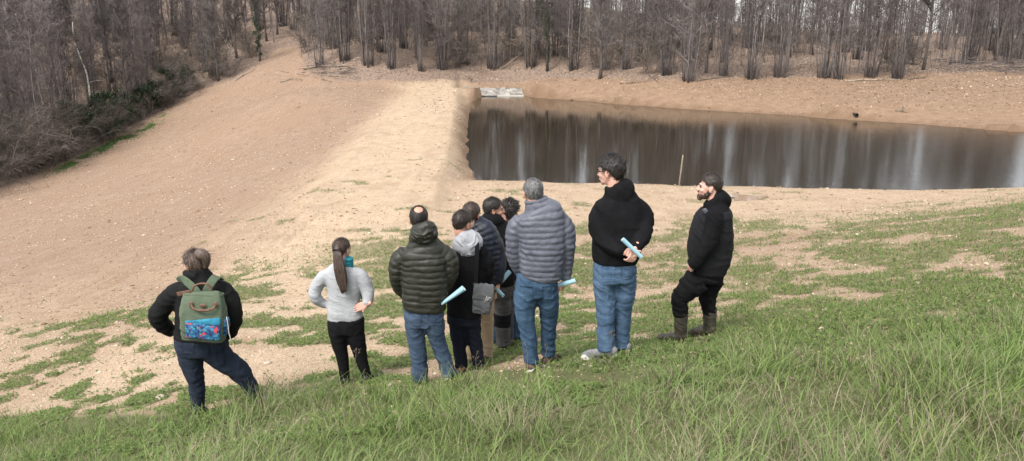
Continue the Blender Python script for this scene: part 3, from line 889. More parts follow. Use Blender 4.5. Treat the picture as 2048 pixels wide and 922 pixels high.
def thin_poles():
    g = np.random.default_rng(14)
    n = 2600
    x = g.uniform(-30, 75, n); y = g.uniform(68, 112, n); z = ground(x, y); u, v = project(x, y, z)
    k = (u > 615) & (u < 2200) & (v < np.where(u > 700, 152, 122)) & (fbm(x * .35, y * .35, 2) > .46)
    x, y, z = x[k][:900], y[k][:900], z[k][:900]; n = len(x)
    h = g.uniform(5, 12, n); r = g.uniform(.016, .045, n); az = g.random(n) * 6.283; ln = np.abs(g.normal(0, .10, n))
    ph = g.random(n) * 6.28; V = []; segs = 4; sd = 3
    for i in range(segs + 1):
        t = i / segs
        cx = x + np.cos(az) * ln * h * t + .12 * np.sin(ph + t * 6) * t; cy = y + np.sin(az) * ln * h * t + .12 * np.cos(ph + t * 5) * t
        for q in range(sd):
            V.append(np.stack([cx + r * (1 - .8 * t) * math.cos(q * 2.094), cy + r * (1 - .8 * t) * math.sin(q * 2.094), z - .1 + h * t], -1))
    V = np.stack(V, 1)
    quad = np.array([[i * sd + q, i * sd + (q + 1) % sd, (i + 1) * sd + (q + 1) % sd, (i + 1) * sd + q] for i in range(segs) for q in range(sd)])
    Fq = (np.arange(n)[:, None, None] * V.shape[1] + quad[None]).reshape(-1, 4)
    m = simple_mat("thin_pole_bark", (.085, .070, .064), (.30, .262, .24), .6, .95, 0)
    tag(link("thin_saplings", np_mesh("thin_saplings", V.reshape(-1, 3), Fq), m), "hundreds of thin bare saplings between the far coppice trees", "saplings", kind="stuff")
thin_poles()

# dead leaves on the forest floor and the bank
def litter():
    g = np.random.default_rng(8)
    n = 165000
    y = np.exp(g.uniform(math.log(46), math.log(112), n)); x = g.uniform(-.75, .75, n) * y
    z = ground(x, y); mk = masks(x, y, z)
    pr = np.clip(mk["lit"], 0, 1) * .85 + np.clip(.30 * (z - .35), 0, .42) * (y > 50) * (x > -.12 * y)
    k = g.random(n) < pr
    x, y, z = x[k], y[k], z[k]; n = len(x)
    p = np.stack([x, y, z + .02 + .03 * g.random(n)], -1)
    a = g.normal(size=(n, 3)) * [1, 1, .45]; a /= np.linalg.norm(a, axis=1)[:, None]
    b = np.cross(a, [0, 0, 1]) + g.normal(size=(n, 3)) * .25
    s = g.uniform(.04, .10, (n, 1))
    V = np.stack([p - a * s, p + b * s * .5, p + a * s, p - b * s * .5], 1).reshape(-1, 3)
    t = g.random(n)[:, None]
    c = np.where(t < .55, np.array([.15, .105, .078]), np.where(t < .84, np.array([.36, .265, .20]), np.array([.60, .50, .41]))) * g.uniform(.7, 1.2, (n, 1))
    tag(link("leaf_litter", np_mesh("leaf_litter", V, np.arange(n * 4).reshape(n, 4), np.repeat(c, 4, 0)), attr_mat("dead_leaf", .9, .1)),
        "dead brown leaves covering the forest floor", "leaf litter", kind="stuff")
litter()

# fallen branches on the bank and floor
def fallen(u0, v0, u1, v1, r, label, lift=0.0):
    r *= .8
    a = hit(u0, v0); b = hit(u1, v1)
    if lift: b = PX(u1, v1, a[1] + .8)
    rb = random.Random(int(u0 * 7 + v0)); T = Tris(); pts = []
    for i in range(8):
        t = i / 7; p = a * (1 - t) + b * t
        z = p[2] if lift else gz(p[0], p[1]) + r * .8
        pts.append(Vector((p[0], p[1], z + rb.uniform(-.03, .06))))
    T.tube(pts, [r * (1 - .6 * i / 7) for i in range(8)], 6)
    for k in range(5):
        q = along(pts, rb.uniform(.3, .95)); d = Vector((rb.uniform(-1, 1), rb.uniform(-1, 1), rb.uniform(.1, .8))).normalized()
        T.tube([q, q + d * .3, q + d * .6 + Vector((0, 0, .08))], [r * .4, r * .3, r * .12], 4)
    o = link("fallen_branch", T.mesh("fallen_branch"), M_DEAD)
    c = (a + b) / 2
    o.data.transform(Matrix.Translation((-c[0], -c[1], -c[2]))); o.location = c
    tag(o, label, "branch", "fallen branches round the far wood")
fallen(1000, 138, 1046, 106, .09, "pale cut pole leaning up the slope left of the ivy-clad tree", .1)
fallen(990, 137, 1018, 118, .06, "shorter pale pole beside the leaning cut pole")
fallen(1298, 152, 1316, 166, .07, "short pale stick at the wood's edge right of the tall man's head")
fallen(1395, 163, 1470, 152, .07, "long thin fallen branch lying at the wood's edge above the stake")
fallen(1366, 110, 1376, 146, .09, "slim dead stem propped slanting against the coppice", .1)
fallen(1690, 163, 1800, 161, .09, "long straight fallen pole lying along the right wood's edge")
fallen(1815, 160, 1850, 157, .07, "broken branch end just right of the long fallen pole")
fallen(1240, 168, 1300, 163, .05, "thin twiggy branch lying on the orange bank")
fallen(470, 163, 510, 140, .08, "pale curved branch at the mouth of the cleared strip")
fallen(608, 140, 700, 136, .12, "dark fallen log among brush at the left end of the far wood")
fallen(560, 165, 600, 152, .06, "small branch lying across the foot of the cleared strip")
fallen(1790, 222, 1815, 226, .05, "small dark stick lying on the bank right of the drain pipe")
fallen(940, 155, 942, 166, .07, "short pale stick standing at the dam's far end")

def brush(name, label, spots, n, seed, L=(1.2, 3.5)):
    rb = random.Random(seed)
    P = [hit(*s) for s in spots]
    c = sum(P) / len(P)
    root = bpy.data.objects.new(name, None); COL.objects.link(root); root.location = c; tag(root, label, "brush pile")
    for i in range(n):
        p = P[rb.randrange(len(P))] * 1.0
        q = np.array([p[0] + rb.gauss(0, 1.3), p[1] + rb.gauss(0, .7), 0.]); q[2] = gz(q[0], q[1]) + rb.random() ** 1.5 * 1.0
        az = rb.choice([0, math.pi]) + rb.gauss(0, .5); el = rb.gauss(.05, .16); l = rb.uniform(*L)
        d = rdir(rb, az, el); r = rb.uniform(.012, .045)
        pts = [Vector(q - c)]
        for j in range(4):
            d = (d + Vector((rb.uniform(-.15, .15), rb.uniform(-.15, .15), rb.uniform(-.1, .1)))).normalized(); pts.append(pts[-1] + d * l / 4)
        T = Tris(); T.tube(pts, [r, r * .9, r * .7, r * .5, r * .25], 4)
        for k in range(4):
            w = along(pts, rb.uniform(.3, 1)); e = (d + Vector((rb.uniform(-1, 1), rb.uniform(-1, 1), rb.uniform(-.4, .7)))).normalized()
            T.tube([w, w + e * rb.uniform(.3, .8)], [r * .4, r * .15], 3, cap=False)
        link("stick", T.mesh("stick"), M_TRUNK if rb.random() < .75 else M_SHRUB, root)
brush("brush_pile", "dark heap of cut brushwood at the wood's edge by the right margin", [(1900, 138), (1950, 138), (2000, 142), (2040, 145), (2070, 148)], 110, 41)
brush("brush_pile", "tangle of dead branches at the left end of the far wood", [(612, 150), (640, 152), (680, 150), (700, 158)], 45, 42, (1.0, 2.6))
# ---------------------------------------------------------------- ground cover
def ribbons(p, d, side, L, w, bend, levels, tipw=.12):
    """n curved blades: base p, initial direction d, side vector, length, width, droop"""
    n = len(p); rows = []
    for i in range(levels):
        t = i / (levels - 1)
        c = p + d * (L * t)[:, None] + bend * ((t ** 2) * L)[:, None]
        ww = w * (1 - (1 - tipw) * t ** 1.5) * .5
        rows += [c - side * ww[:, None], c + side * ww[:, None]]
    V = np.stack(rows, 1)
    q = np.array([[2 * i, 2 * i + 1, 2 * i + 3, 2 * i + 2] for i in range(levels - 1)])
    Fc = (np.arange(n)[:, None, None] * (2 * levels) + q[None]).reshape(-1, 4)
    return V.reshape(-1, 3), Fc

M_GRASS = attr_mat("grass_blade", rough=.6, spec=.25, trans=.3)
FEET = []
def long_grass():
    g = np.random.default_rng(21)
    # tufts: blades fan out from common crowns
    nt_ = 19500
    ty = np.exp(g.uniform(math.log(2.1), math.log(12.5), nt_)); tx = g.uniform(-1.02, 1.02, nt_) * ty + g.uniform(-.4, .4, nt_)
    tsz = g.gamma(3.0, .33, nt_) * (.5 + 1.1 * fbm(tx * 1.5, ty * 1.5, 2)); ttone = g.random(nt_); tdry = g.random(nt_) < .09
    per = 13
    ti = np.repeat(np.arange(nt_), per)
    rad = g.gamma(2., .016, len(ti)) * (.6 + tsz[ti]); a0 = g.random(len(ti)) * 6.283
    x1 = tx[ti] + np.cos(a0) * rad; y1 = ty[ti] + np.sin(a0) * rad
    # single blades between them
    n2 = 190000
    y2 = np.exp(g.uniform(math.log(2.1), math.log(12.5), n2)); x2 = g.uniform(-1.02, 1.02, n2) * y2 + g.uniform(-.4, .4, n2)
    x = np.r_[x1, x2]; y = np.r_[y1, y2]; az = np.r_[a0 + g.normal(0, .5, len(a0)), g.random(n2) * 6.283]
    size = np.r_[np.clip(tsz[ti], .35, 2.0), g.uniform(.3, .75, n2)]
    tone = np.r_[ttone[ti], g.random(n2)]; drytuft = np.r_[tdry[ti], np.zeros(n2, bool)]
    z = ground(x, y); m = masks(x, y, z)
    cl = fbm(x * 1.6, y * 1.6, 3)
    pr = m["long"] * np.clip(.55 + 1.5 * (cl - .45), .2, 1)
    k = g.random(len(x)) < pr
    x, y, z, az, size, tone, drytuft, ml, uu, cl = [q[k] for q in (x, y, z, az, size, tone, drytuft, m["long"], m["u"], cl)]
    n = len(x)
    tilt = np.abs(g.normal(.20, .18, n))
    d = np.stack([np.cos(az) * np.sin(tilt), np.sin(az) * np.sin(tilt), np.cos(tilt)], -1)
    bend = np.stack([np.cos(az), np.sin(az), np.zeros(n)], -1) * g.uniform(.1, .8, n)[:, None]
    bend[:, 2] = -g.uniform(.05, .55, n)
    saz = az + 1.57 + g.normal(0, .6, n)
    side = np.stack([np.cos(saz), np.sin(saz), np.zeros(n)], -1)
    L = g.uniform(.075, .195, n) * size * (.6 + .8 * cl) * (.5 + .5 * ml)
    L *= np.where((uu > 1000) & (uu < 1450) & (y > 5.5), .5, np.where((uu > 780) & (y > 6.3), .75, 1.0))
    w = g.uniform(.0040, .0092, n) * (.7 + .3 * size) * (1 + .03 * y)
    dry = drytuft | (g.random(n) < np.clip(.15 + 1.7 * (fbm(x * 1.1 + 50, y * 1.1, 3) - .50), .04, .55))
    w = np.where(dry, w * .55, w)
    t = (tone * .6 + g.random(n) * .4)[:, None]; t2 = np.clip((fbm(x * .8 + 90, y * .8, 2) - .3) * 2, 0, 1)[:, None]
    green = np.array([.064, .112, .024]) * (1 - t) + np.array([.238, .305, .090]) * t
    green = green * (1 - .35 * t2) + np.array([.21, .29, .11]) * .35 * t2
    straw = np.array([.22, .185, .11]) * (1 - t) + np.array([.42, .37, .25]) * t
    c = np.where(dry[:, None], straw, green) * g.uniform(.8, 1.15, (n, 1))
    V, Fc = ribbons(np.stack([x, y, z - .02], -1), d, side, L, w, bend, 3)
    tag(link("long_grass", np_mesh("long_grass", V, Fc, np.repeat(c, 6, 0)), M_GRASS), "long tufted grass covering the foreground slope", "grass", kind="stuff")
long_grass()

def low_weeds():
    g = np.random.default_rng(22)
    n = 700000
    y = np.exp(g.uniform(math.log(5.0), math.log(34), n)); x = g.uniform(-.92, .92, n) * y
    z = ground(x, y); m = masks(x, y, z)
    k = g.random(n) < np.clip(m["low"] * np.where(m["u"] > 1250, .66, .82) + .010 * (y < 24) * (y > 6), 0, 1) * (1 - .6 * m["long"])
    x, y, z, lo, uu = x[k], y[k], z[k], m["low"][k], m["u"][k]
    n = len(x)
    blade = g.random(n) < np.where(uu > 1200, .55, .25)
    hgt = (.02 + .06 * lo) * g.uniform(.3, 1, n)
    p = np.stack([x, y, z + hgt * .5 * ~blade], -1)
    az = g.random(n) * 6.283; el = np.where(blade, g.uniform(.6, 1.4, n), g.uniform(-.1, .8, n))
    d = np.stack([np.cos(az) * np.cos(el), np.sin(az) * np.cos(el), np.sin(el)], -1)
    side = np.stack([-np.sin(az), np.cos(az), np.zeros(n)], -1)
    L = np.where(blade, g.uniform(.04, .11, n), g.uniform(.014, .034, n) * (1 + .02 * y))
    w = np.where(blade, .0045 + .0003 * y, L * g.uniform(.6, .9, n))
    bend = np.zeros((n, 3)); bend[:, 2] = -.25
    t = g.random((n, 1)); tone = np.clip((fbm(x * .9 + 4, y * .9, 2) - .3) * 2.2, 0, 1)[:, None]
    c = (np.array([.070, .120, .026]) * (1 - t) + np.array([.18, .235, .062]) * t) * (1 - tone * .35) + np.array([.15, .21, .07]) * tone * .35
    dry = (g.random(n) < np.where(uu > 1200, .14, .08))[:, None]
    c = np.where(dry, np.array([.27, .22, .13]) * g.uniform(.7, 1.3, (n, 1)), c)
    V, Fc = ribbons(p, d, side, L, w, bend, 2, .75)
    tag(link("low_weeds", np_mesh("low_weeds", V, Fc, np.repeat(c, 4, 0)), M_GRASS), "low green weeds and young grass in patches over the bare soil", "weeds", kind="stuff")
    # fresh strip along the wood below the dam
    n = 72000
    y = g.uniform(44, 92, n); x = g.uniform(-50, -22, n)
    z = ground(x, y); m = masks(x, y, z)
    k = g.random(n) < m["strip"] * (m["u"] < 330)
    x, y, z = x[k], y[k], z[k]; n = len(x)
    az = g.random(n) * 6.283; el = g.uniform(.5, 1.4, n)
    d = np.stack([np.cos(az) * np.cos(el), np.sin(az) * np.cos(el), np.sin(el)], -1)
    side = np.stack([-np.sin(az), np.cos(az), np.zeros(n)], -1)
    t = g.random((n, 1))
    c = np.array([.05, .12, .022]) * (1 - t) + np.array([.12, .21, .05]) * t
    bend = np.zeros((n, 3)); bend[:, 2] = -.3
    V, Fc = ribbons(np.stack([x, y, z], -1), d, side, g.uniform(.1, .38, n), np.full(n, .045), bend, 2, .3)
    tag(link("grass_strip", np_mesh("grass_strip", V, Fc, np.repeat(c, 4, 0)), M_GRASS), "strip of bright green grass along the foot of the left wood", "grass", kind="stuff")
low_weeds()

def stone_shape(g, n, c, s, flat=.6):
    base = np.array([[1, 0, 0], [.3, .95, 0], [-.8, .6, 0], [-.8, -.6, 0], [.3, -.95, 0], [.1, .05, 1], [.05, 0, -.7]], float)
    fc = np.array([[0, 1, 5], [1, 2, 5], [2, 3, 5], [3, 4, 5], [4, 0, 5], [1, 0, 6], [2, 1, 6], [3, 2, 6], [4, 3, 6], [0, 4, 6]])
    v = base[None] * g.uniform(.65, 1.3, (n, 7, 1)) + g.normal(0, .12, (n, 7, 3))
    a = g.random(n) * 6.283; ca, sa = np.cos(a)[:, None], np.sin(a)[:, None]
    st = g.uniform(.6, 1.5, (n, 1))
    X = v[:, :, 0] * st; Y = v[:, :, 1]
    v = np.stack([X * ca - Y * sa, X * sa + Y * ca, v[:, :, 2] * flat], -1) * s[:, None, None]
    v = v + c[:, None, :]
    return v.reshape(-1, 3), (np.arange(n)[:, None, None] * 7 + fc[None]).reshape(-1, 3)
M_STONE = attr_mat("flint_pebble", rough=.9, spec=.15)
def pebbles():
    g = np.random.default_rng(23)
    n = 90000
    y = np.exp(g.uniform(math.log(5.5), math.log(95), n)); x = g.uniform(-.74, .74, n) * y
    z = ground(x, y); m = masks(x, y, z)
    wet = (z < -.02) & (x > -6) & (y > 29) & (y < 74)
    clump = fbm(x * .35 + 7, y * .35, 3)
    pr = np.clip(.35 + 2.0 * (clump - .45), .05, 1) * (1 - .75 * m["long"]) * (1 - .5 * m["low"]) * (1 - .7 * m["lit"]) * ~wet
    d = DAM_B - DAM_A; d = d / np.hypot(*d)
    off = (x - DAM_A[0]) * d[1] - (y - DAM_A[1]) * d[0]
    pr *= np.where((np.abs(off) < 2.2) & (y > 24), .12, 1.0)          # crest is graded smooth
    pr *= np.where((y > 30) & (off < -3), 1.6, 1.0)
    k = g.random(n) < pr
    x, y, z = x[k], y[k], z[k]; n = len(x)
    s = np.minimum(g.gamma(2.0, .0048, n) + .004, .06) * (.75 + .055 * y)
    s = np.minimum(s * .62, .085)
    t = g.random((n, 1))
    c = np.where(t < .5, np.array([.47, .345, .235]), np.where(t < .78, np.array([.56, .46, .36]), np.array([.33, .22, .14]))) * g.uniform(.75, 1.15, (n, 1))
    V, Fc = stone_shape(g, n, np.stack([x, y, z + s * .15], -1), s)
    tag(link("pebbles", np_mesh("pebbles", V, Fc, np.repeat(c, 7, 0)), M_STONE), "pale pebbles and flints strewn over the sandy soil", "pebbles", kind="stuff")
    # soil crumbs, darker clods
    n = 26000
    y = np.exp(g.uniform(math.log(12), math.log(80), n)); x = g.uniform(-.74, .74, n) * y
    z = ground(x, y); m = masks(x, y, z)
    wet = (z < -.02) & (x > -6) & (y > 29) & (y < 74)
    k = (g.random(n) < .25 + 1.6 * (fbm(x * .5 + 40, y * .5, 3) - .45)) & ~wet & (m["lit"] < .5) & (m["low"] < .4)
    x, y, z = x[k], y[k], z[k]; n = len(x)
    s = np.minimum(g.gamma(2.0, .006, n) + .006, .07) * (.6 + .03 * y)
    c = np.array([.31, .20, .125]) * g.uniform(.55, 1.15, (n, 1))
    V, Fc = stone_shape(g, n, np.stack([x, y, z + s * .1], -1), s, .5)
    tag(link("soil_clods", np_mesh("soil_clods", V, Fc, np.repeat(c, 7, 0)), M_STONE), "small brown clods of earth scattered over the soil", "soil clods", kind="stuff")
pebbles()

# single larger stones
g_ = np.random.default_rng(31)
M_ROCK = simple_mat("pale_stone", (.38, .31, .23), (.52, .44, .35), 30, .9, .5, .01, rand=True)
for u, v, s, lab in [(1988, 484, .05, "white stone high on the right field near the right margin"), (1972, 528, .055, "white stone below the highest one on the right field"),
                     (1835, 567, .05, "pale stone midway up the right field"), (1890, 597, .055, "pale flat stone just above the long grass on the right"),
                     (1572, 646, .06, "white stone at the top of the bright grass tuft right of the boots"), (1650, 622, .07, "broad pale stone in bare soil right of the boots"),
                     (1780, 537, .045, "small white stone in the middle of the right field"), (321, 797, .11, "broad pale rock at the feet of the woman with the backpack"),
                     (535, 728, .06, "pale stone between the two women"), (1715, 470, .06, "pale stone on the strip of bare soil across the right field"),
                     (1060, 722, .0, ""), (735, 262, .0, ""), (466, 320, .16, "lone cream stone on the middle of the dam's downstream face")]:
    if not s: continue
    p = hit(u, v)
    s *= .62
    V, Fc = stone_shape(g_, 1, np.array([[0., 0, s * .2]]), np.array([s]), .55)
    me = np_mesh("stone", V, Fc)
    bm = bmesh.new(); bm.from_mesh(me); bmesh.ops.subdivide_edges(bm, edges=bm.edges[:], cuts=1, use_grid_fill=True, smooth=.5); bm.to_mesh(me); bm.free()
    o = link("stone", me, M_ROCK); o.location = p; tag(o, lab, "stone", "pale stones on the slopes")

# dry weed stalks standing in the long grass
M_STALK = simple_mat("dry_stalk", (.10, .075, .05), (.24, .19, .13), 40, .9, .2, rand=True)
def stalk_mesh(i, straw=False):
    rr = random.Random(900 + i); T = Tris()
    h = rr.uniform(.38, .62); pts = [Vector((0, 0, -.03))]; d = Vector((rr.uniform(-.25, .25), rr.uniform(-.25, .25), 1)).normalized()
    for j in range(6):
        d = (d + Vector((rr.uniform(-.12, .12), rr.uniform(-.12, .12), 0))).normalized(); pts.append(pts[-1] + d * h / 6)
    r = .0034 if not straw else .0022
    T.tube(pts, [r * (1 - .09 * j) for j in range(7)], 4)
    for k in range(0 if straw else rr.randint(4, 8)):
        t = rr.uniform(.3, .98); q = along(pts, t); az = rr.random() * 6.28
        e = rdir(rr, az, rr.uniform(.5, 1.1)); l = rr.uniform(.06, .2) * (1.2 - t * .6)
        T.tube([q, q + e * l * .5, q + e * l + Vector((0, 0, l * .12))], [r * .6, r * .5, r * .35], 3)
        for _ in range(2):
            w = q + e * l * rr.uniform(.5, 1); T.tube([w, w + rdir(rr, rr.random() * 6.28, .8) * .035], [r * .5, r * .9], 3)
    if straw:
        T.tube([pts[-1], pts[-1] + d * .05], [.004, .001], 4)
    return T.mesh("dry_stalk")
ST = [stalk_mesh(i) for i in range(6)]; SW_ = [stalk_mesh(20 + i, True) for i in range(4)]
rs = random.Random(77)
spots = [(1130, 885), (1060, 880), (1580, 905), (1590, 860), (1760, 890), (1745, 850), (1800, 915), (860, 735), (880, 720), (1000, 800), (1180, 800), (960, 790), (1230, 830), (1320, 860),
         (1410, 900), (640, 860), (500, 870), (380, 880), (700, 820), (240, 905), (130, 880), (1880, 860), (1990, 880), (1930, 780), (1290, 780), (1350, 770), (1080, 780), (1040, 760), (1120, 760), (780, 850)]
for i, (u, v) in enumerate(spots):
    p = hit(u, v)
    st = i % 5 == 4
    o = link("dry_weed_stalk", SW_[i % 4] if st else ST[i % 6], M_STALK); o.location = p; o.rotation_euler = (rs.gauss(0, .12), rs.gauss(0, .12), rs.random() * 6.28)
    o.scale = [rs.uniform(.6, 1.0)] * 3
    side = "right of the tall man" if u > 1260 else "in front of the group of men" if u > 780 else "in front of the two women"
    tag(o, f"thin dry brown weed stalk in the long grass {side}", "dry stalk", f"dry stalks {side}")
# ---------------------------------------------------------------- people
def catmull(nodes, step=.014):
    """nodes: list of (Vector, r1, r2); returns dense lists"""
    P = [np.array([*n[0], n[1], n[2]]) for n in nodes]
    P = [2 * P[0] - P[1]] + P + [2 * P[-1] - P[-2]]
    out = []
    for i in range(1, len(P) - 2):
        L = np.linalg.norm(P[i + 1][:3] - P[i][:3]); m = max(2, int(L / step))
        for k in range(m):
            t = k / m
            a, b, c, d = P[i - 1], P[i], P[i + 1], P[i + 2]
            q = .5 * (2 * b + (c - a) * t + (2 * a - 5 * b + 4 * c - d) * t * t + (3 * b - a - 3 * c + d) * t ** 3)
            lo, hi = np.minimum(b[3:], c[3:]), np.maximum(b[3:], c[3:])
            q[3:] = np.clip(q[3:], lo * .95, hi * 1.05)
            out.append(q)
    out.append(P[-2])
    return np.array(out)

def loft(T, nodes, sides=22, exp=2.0, mod=None, yaw=0.0, step=.014, round_ends=(True, True)):
    C = catmull(nodes, step); n = len(C)
    pos = C[:, :3]; s = np.r_[0, np.cumsum(np.linalg.norm(np.diff(pos, axis=0), axis=1))]
    tan = np.gradient(pos, axis=0); tan /= np.linalg.norm(tan, axis=1)[:, None] + 1e-9
    V = []
    th = np.arange(sides) * 2 * math.pi / sides
    prev = None
    ct, st = np.cos(th), np.sin(th)
    ex = 2.0 / exp
    cx = np.sign(ct) * np.abs(ct) ** ex; sx = np.sign(st) * np.abs(st) ** ex
    def ring(i, k=1.0, off=0.0):
        nonlocal prev
        t = tan[i]
        a1 = np.cross([0, 1, 0], t)
        if np.linalg.norm(a1) < .35 and prev is not None: a1 = prev - t * np.dot(prev, t)
        if np.linalg.norm(a1) < 1e-3: a1 = np.array([1., 0, 0])
        a1 /= np.linalg.norm(a1)
        if prev is not None and np.dot(prev, a1) < 0: a1 = -a1
        prev = a1
        a2 = np.cross(t, a1)
        if yaw:
            a1, a2 = a1 * math.cos(yaw) + a2 * math.sin(yaw), a2 * math.cos(yaw) - a1 * math.sin(yaw)
        m = mod(s[i], th) if mod else 0.0
        r1 = (C[i, 3] + m) * k; r2 = (C[i, 4] + m) * k
        return (pos[i] + t * off)[None] + (cx * r1)[:, None] * a1[None] + (sx * r2)[:, None] * a2[None]
    e0 = min(C[0, 3], C[0, 4], .05) * .22; e1 = min(C[-1, 3], C[-1, 4], .05) * .22
    rings = []
    if round_ends[0]: rings += [ring(0, .35, -e0), ring(0, .75, -e0 * .6)]
    for i in range(n): rings.append(ring(i))
    if round_ends[1]: rings += [ring(n - 1, .75, e1 * .6), ring(n - 1, .35, e1)]
    m = len(rings); V = np.concatenate(rings)
    F = [(i * sides + k, i * sides + (k + 1) % sides, (i + 1) * sides + (k + 1) % sides, (i + 1) * sides + k) for i in range(m - 1) for k in range(sides)]
    F += [tuple(range(sides - 1, -1, -1)), tuple(range((m - 1) * sides, m * sides))]
    T.add([Vector(p) for p in V], F)

_sph = {}
def ellipsoid(T, c, r, M=None, seg=16, rings=10):
    key = (seg, rings)
    if key not in _sph:
        v = [(0, 0, -1)]; f = []
        for i in range(1, rings):
            ph = -math.pi / 2 + math.pi * i / rings
            for k in range(seg):
                a = 2 * math.pi * k / seg; v.append((math.cos(a) * math.cos(ph), math.sin(a) * math.cos(ph), math.sin(ph)))
        v.append((0, 0, 1))
        for k in range(seg):
            f.append((0, 1 + (k + 1) % seg, 1 + k))
            b = 1 + (rings - 2) * seg; f.append((len(v) - 1, b + k, b + (k + 1) % seg))
        for i in range(rings - 2):
            for k in range(seg):
                a = 1 + i * seg; f.append((a + k, a + (k + 1) % seg, a + seg + (k + 1) % seg, a + seg + k))
        _sph[key] = (v, f)
    v, f = _sph[key]
    c = Vector(c)
    pts = [Vector((p[0] * r[0], p[1] * r[1], p[2] * r[2])) + c for p in v]
    if M is not None: pts = [M @ p for p in pts]
    T.add(pts, f)

def remesh(T, voxel, smooth=3, fac=.5):
    me = T.mesh("tmp"); o = bpy.data.objects.new("tmp", me); COL.objects.link(o)
    m = o.modifiers.new("r", 'REMESH'); m.mode = 'VOXEL'; m.voxel_size = voxel
    if smooth:
        sm = o.modifiers.new("s", 'SMOOTH'); sm.iterations = smooth; sm.factor = fac
    dg = bpy.context.evaluated_depsgraph_get()
    res = bpy.data.meshes.new_from_object(o.evaluated_get(dg))
    bpy.data.objects.remove(o); bpy.data.meshes.remove(me)
    res.polygons.foreach_set("use_smooth", np.ones(len(res.polygons), bool))
    return res

def co_of(me):
    a = np.empty(len(me.vertices) * 3, np.float32); me.vertices.foreach_get("co", a); return a.reshape(-1, 3).astype(float)
def no_of(me):
    a = np.empty(len(me.vertices) * 3, np.float32); me.vertices.foreach_get("normal", a); return a.reshape(-1, 3).astype(float)
def set_co(me, c): me.vertices.foreach_set("co", c.astype(np.float32).ravel()); me.update()

def wrinkle(me, amp=.006, fz=16, fx=6, seed=0, zfun=None, diag=.8):
    c = co_of(me); n = no_of(me)
    a = (c[:, 0] * .9 + c[:, 1] * .7) * fx + seed * 3.1
    b = c[:, 2] * fz + diag * (c[:, 0] - c[:, 1]) * fz * .45 + seed * 1.7
    wa = 1.6 * (fbm(a * .7 + 3, b * .3 + 5, 2) - .5)
    w = fbm(a + wa, b + 2 * wa, 2) - .5
    w = .30 - np.abs(w) * 3.0                            # ridged folds
    w = np.maximum(w, -.25)
    w2 = fbm(a * 2.3 + 9, b * .35 + 4, 2) - .5
    w3 = fbm(a * .5 + 2, b * .22 + 8, 2) - .5            # slack of the cloth
    mask = .35 + 1.3 * fbm(a * .4 + 30, b * .18 + 30, 2)
    k = zfun(c[:, 2]) if zfun else 1.0
    set_co(me, c + n * (amp * 1.5 * k * (1.5 * w * mask + .5 * w2 + 1.6 * w3))[:, None])

def merge(*mes):
    bm = bmesh.new()
    for m in mes: bm.from_mesh(m)
    out = bpy.data.meshes.new("body"); bm.to_mesh(out); bm.free()
    for m in mes: bpy.data.meshes.remove(m)
    out.polygons.foreach_set("use_smooth", np.ones(len(out.polygons), bool))
    return out

# ---- cloth, skin and hair materials
def cloth(name, c, c2=None, scale=60, rough=.9, bstr=.25, bdist=.003, sheen=0.0, lowvar=.25, spec=.2, crease=9.0):
    m, nt, b = new_mat(name)
    v = coords(nt, "Object")
    lo = noise_tex(nt, 6.0, 4, coords(nt, "Object", (1.6, 1.6, .6)), .6); hi = noise_tex(nt, scale, 3, v)
    c2 = c2 or tuple(x * 1.5 + .004 for x in c)
    k = node(nt, "ShaderNodeMath", operation='MULTIPLY_ADD'); nt.links.new(lo, k.inputs[0]); k.inputs[1].default_value = 1.0
    k2 = node(nt, "ShaderNodeMath", operation='MULTIPLY'); nt.links.new(hi, k2.inputs[0]); k2.inputs[1].default_value = .5; nt.links.new(k2.outputs[0], k.inputs[2])
    nt.links.new(mixc(nt, ramp(nt, k.outputs[0], .75 - lowvar, .75 + lowvar), c, c2), b.inputs["Base Color"])
    b.inputs["Roughness"].default_value = rough
    b.inputs["Specular IOR Level"].default_value = spec
    if sheen: b.inputs["Sheen Weight"].default_value = sheen
    cr = noise_tex(nt, 11.0, 3, coords(nt, "Object", (1, 1, 2.2)), .6, 1.2)
    hh = node(nt, "ShaderNodeMath", operation='MULTIPLY_ADD'); nt.links.new(cr, hh.inputs[0]); hh.inputs[1].default_value = crease; nt.links.new(hi, hh.inputs[2])
    bump(nt, b, hh.outputs[0], bstr, bdist)
    return m
def denim(name, dark, light, lowvar=.24): return cloth(name, dark, light, 160, .92, .4, .002, lowvar=lowvar, spec=.15, crease=12.0)
def skin_mat(name, c):
    m, nt, b = new_mat(name)
    n = noise_tex(nt, 25, 3, coords(nt))
    nt.links.new(mixc(nt, ramp(nt, n, .35, .7), c, tuple(min(1, x * y) for x, y in zip(c, (1.12, .92, .88)))), b.inputs["Base Color"])
    b.inputs["Roughness"].default_value = .55
    b.inputs["Subsurface Weight"].default_value = .12
    b.inputs["Subsurface Radius"].default_value = (.012, .004, .002)
    b.inputs["Subsurface Scale"].default_value = .5
    return m
def hair_mat(name, c, c2):
    m, nt, b = new_mat(name)
    n = noise_tex(nt, 70, 4, coords(nt, "Object", (1, 1, .3)), .7)
    nt.links.new(mixc(nt, ramp(nt, n, .35, .66), c, c2), b.inputs["Base Color"])
    b.inputs["Roughness"].default_value = .5
    b.inputs["Specular IOR Level"].default_value = .4
    bump(nt, b, n, .8, .004)
    return m
SKIN = skin_mat("skin", (.50, .285, .205)); SKIN_F = skin_mat("fair_skin", (.58, .36, .285))
M_EYE = simple_mat("eye_dark", (.02, .014, .012), bstr=0)
M_LIPS = simple_mat("lips", (.36, .15, .12), bstr=0, rough=.5)
M_SOLE = simple_mat("shoe_sole", (.55, .53, .48), (.7, .68, .62), 30, .8, .1)
M_RUBBER = simple_mat("black_rubber", (.02, .02, .02), (.035, .034, .03), 30, .7, .1)
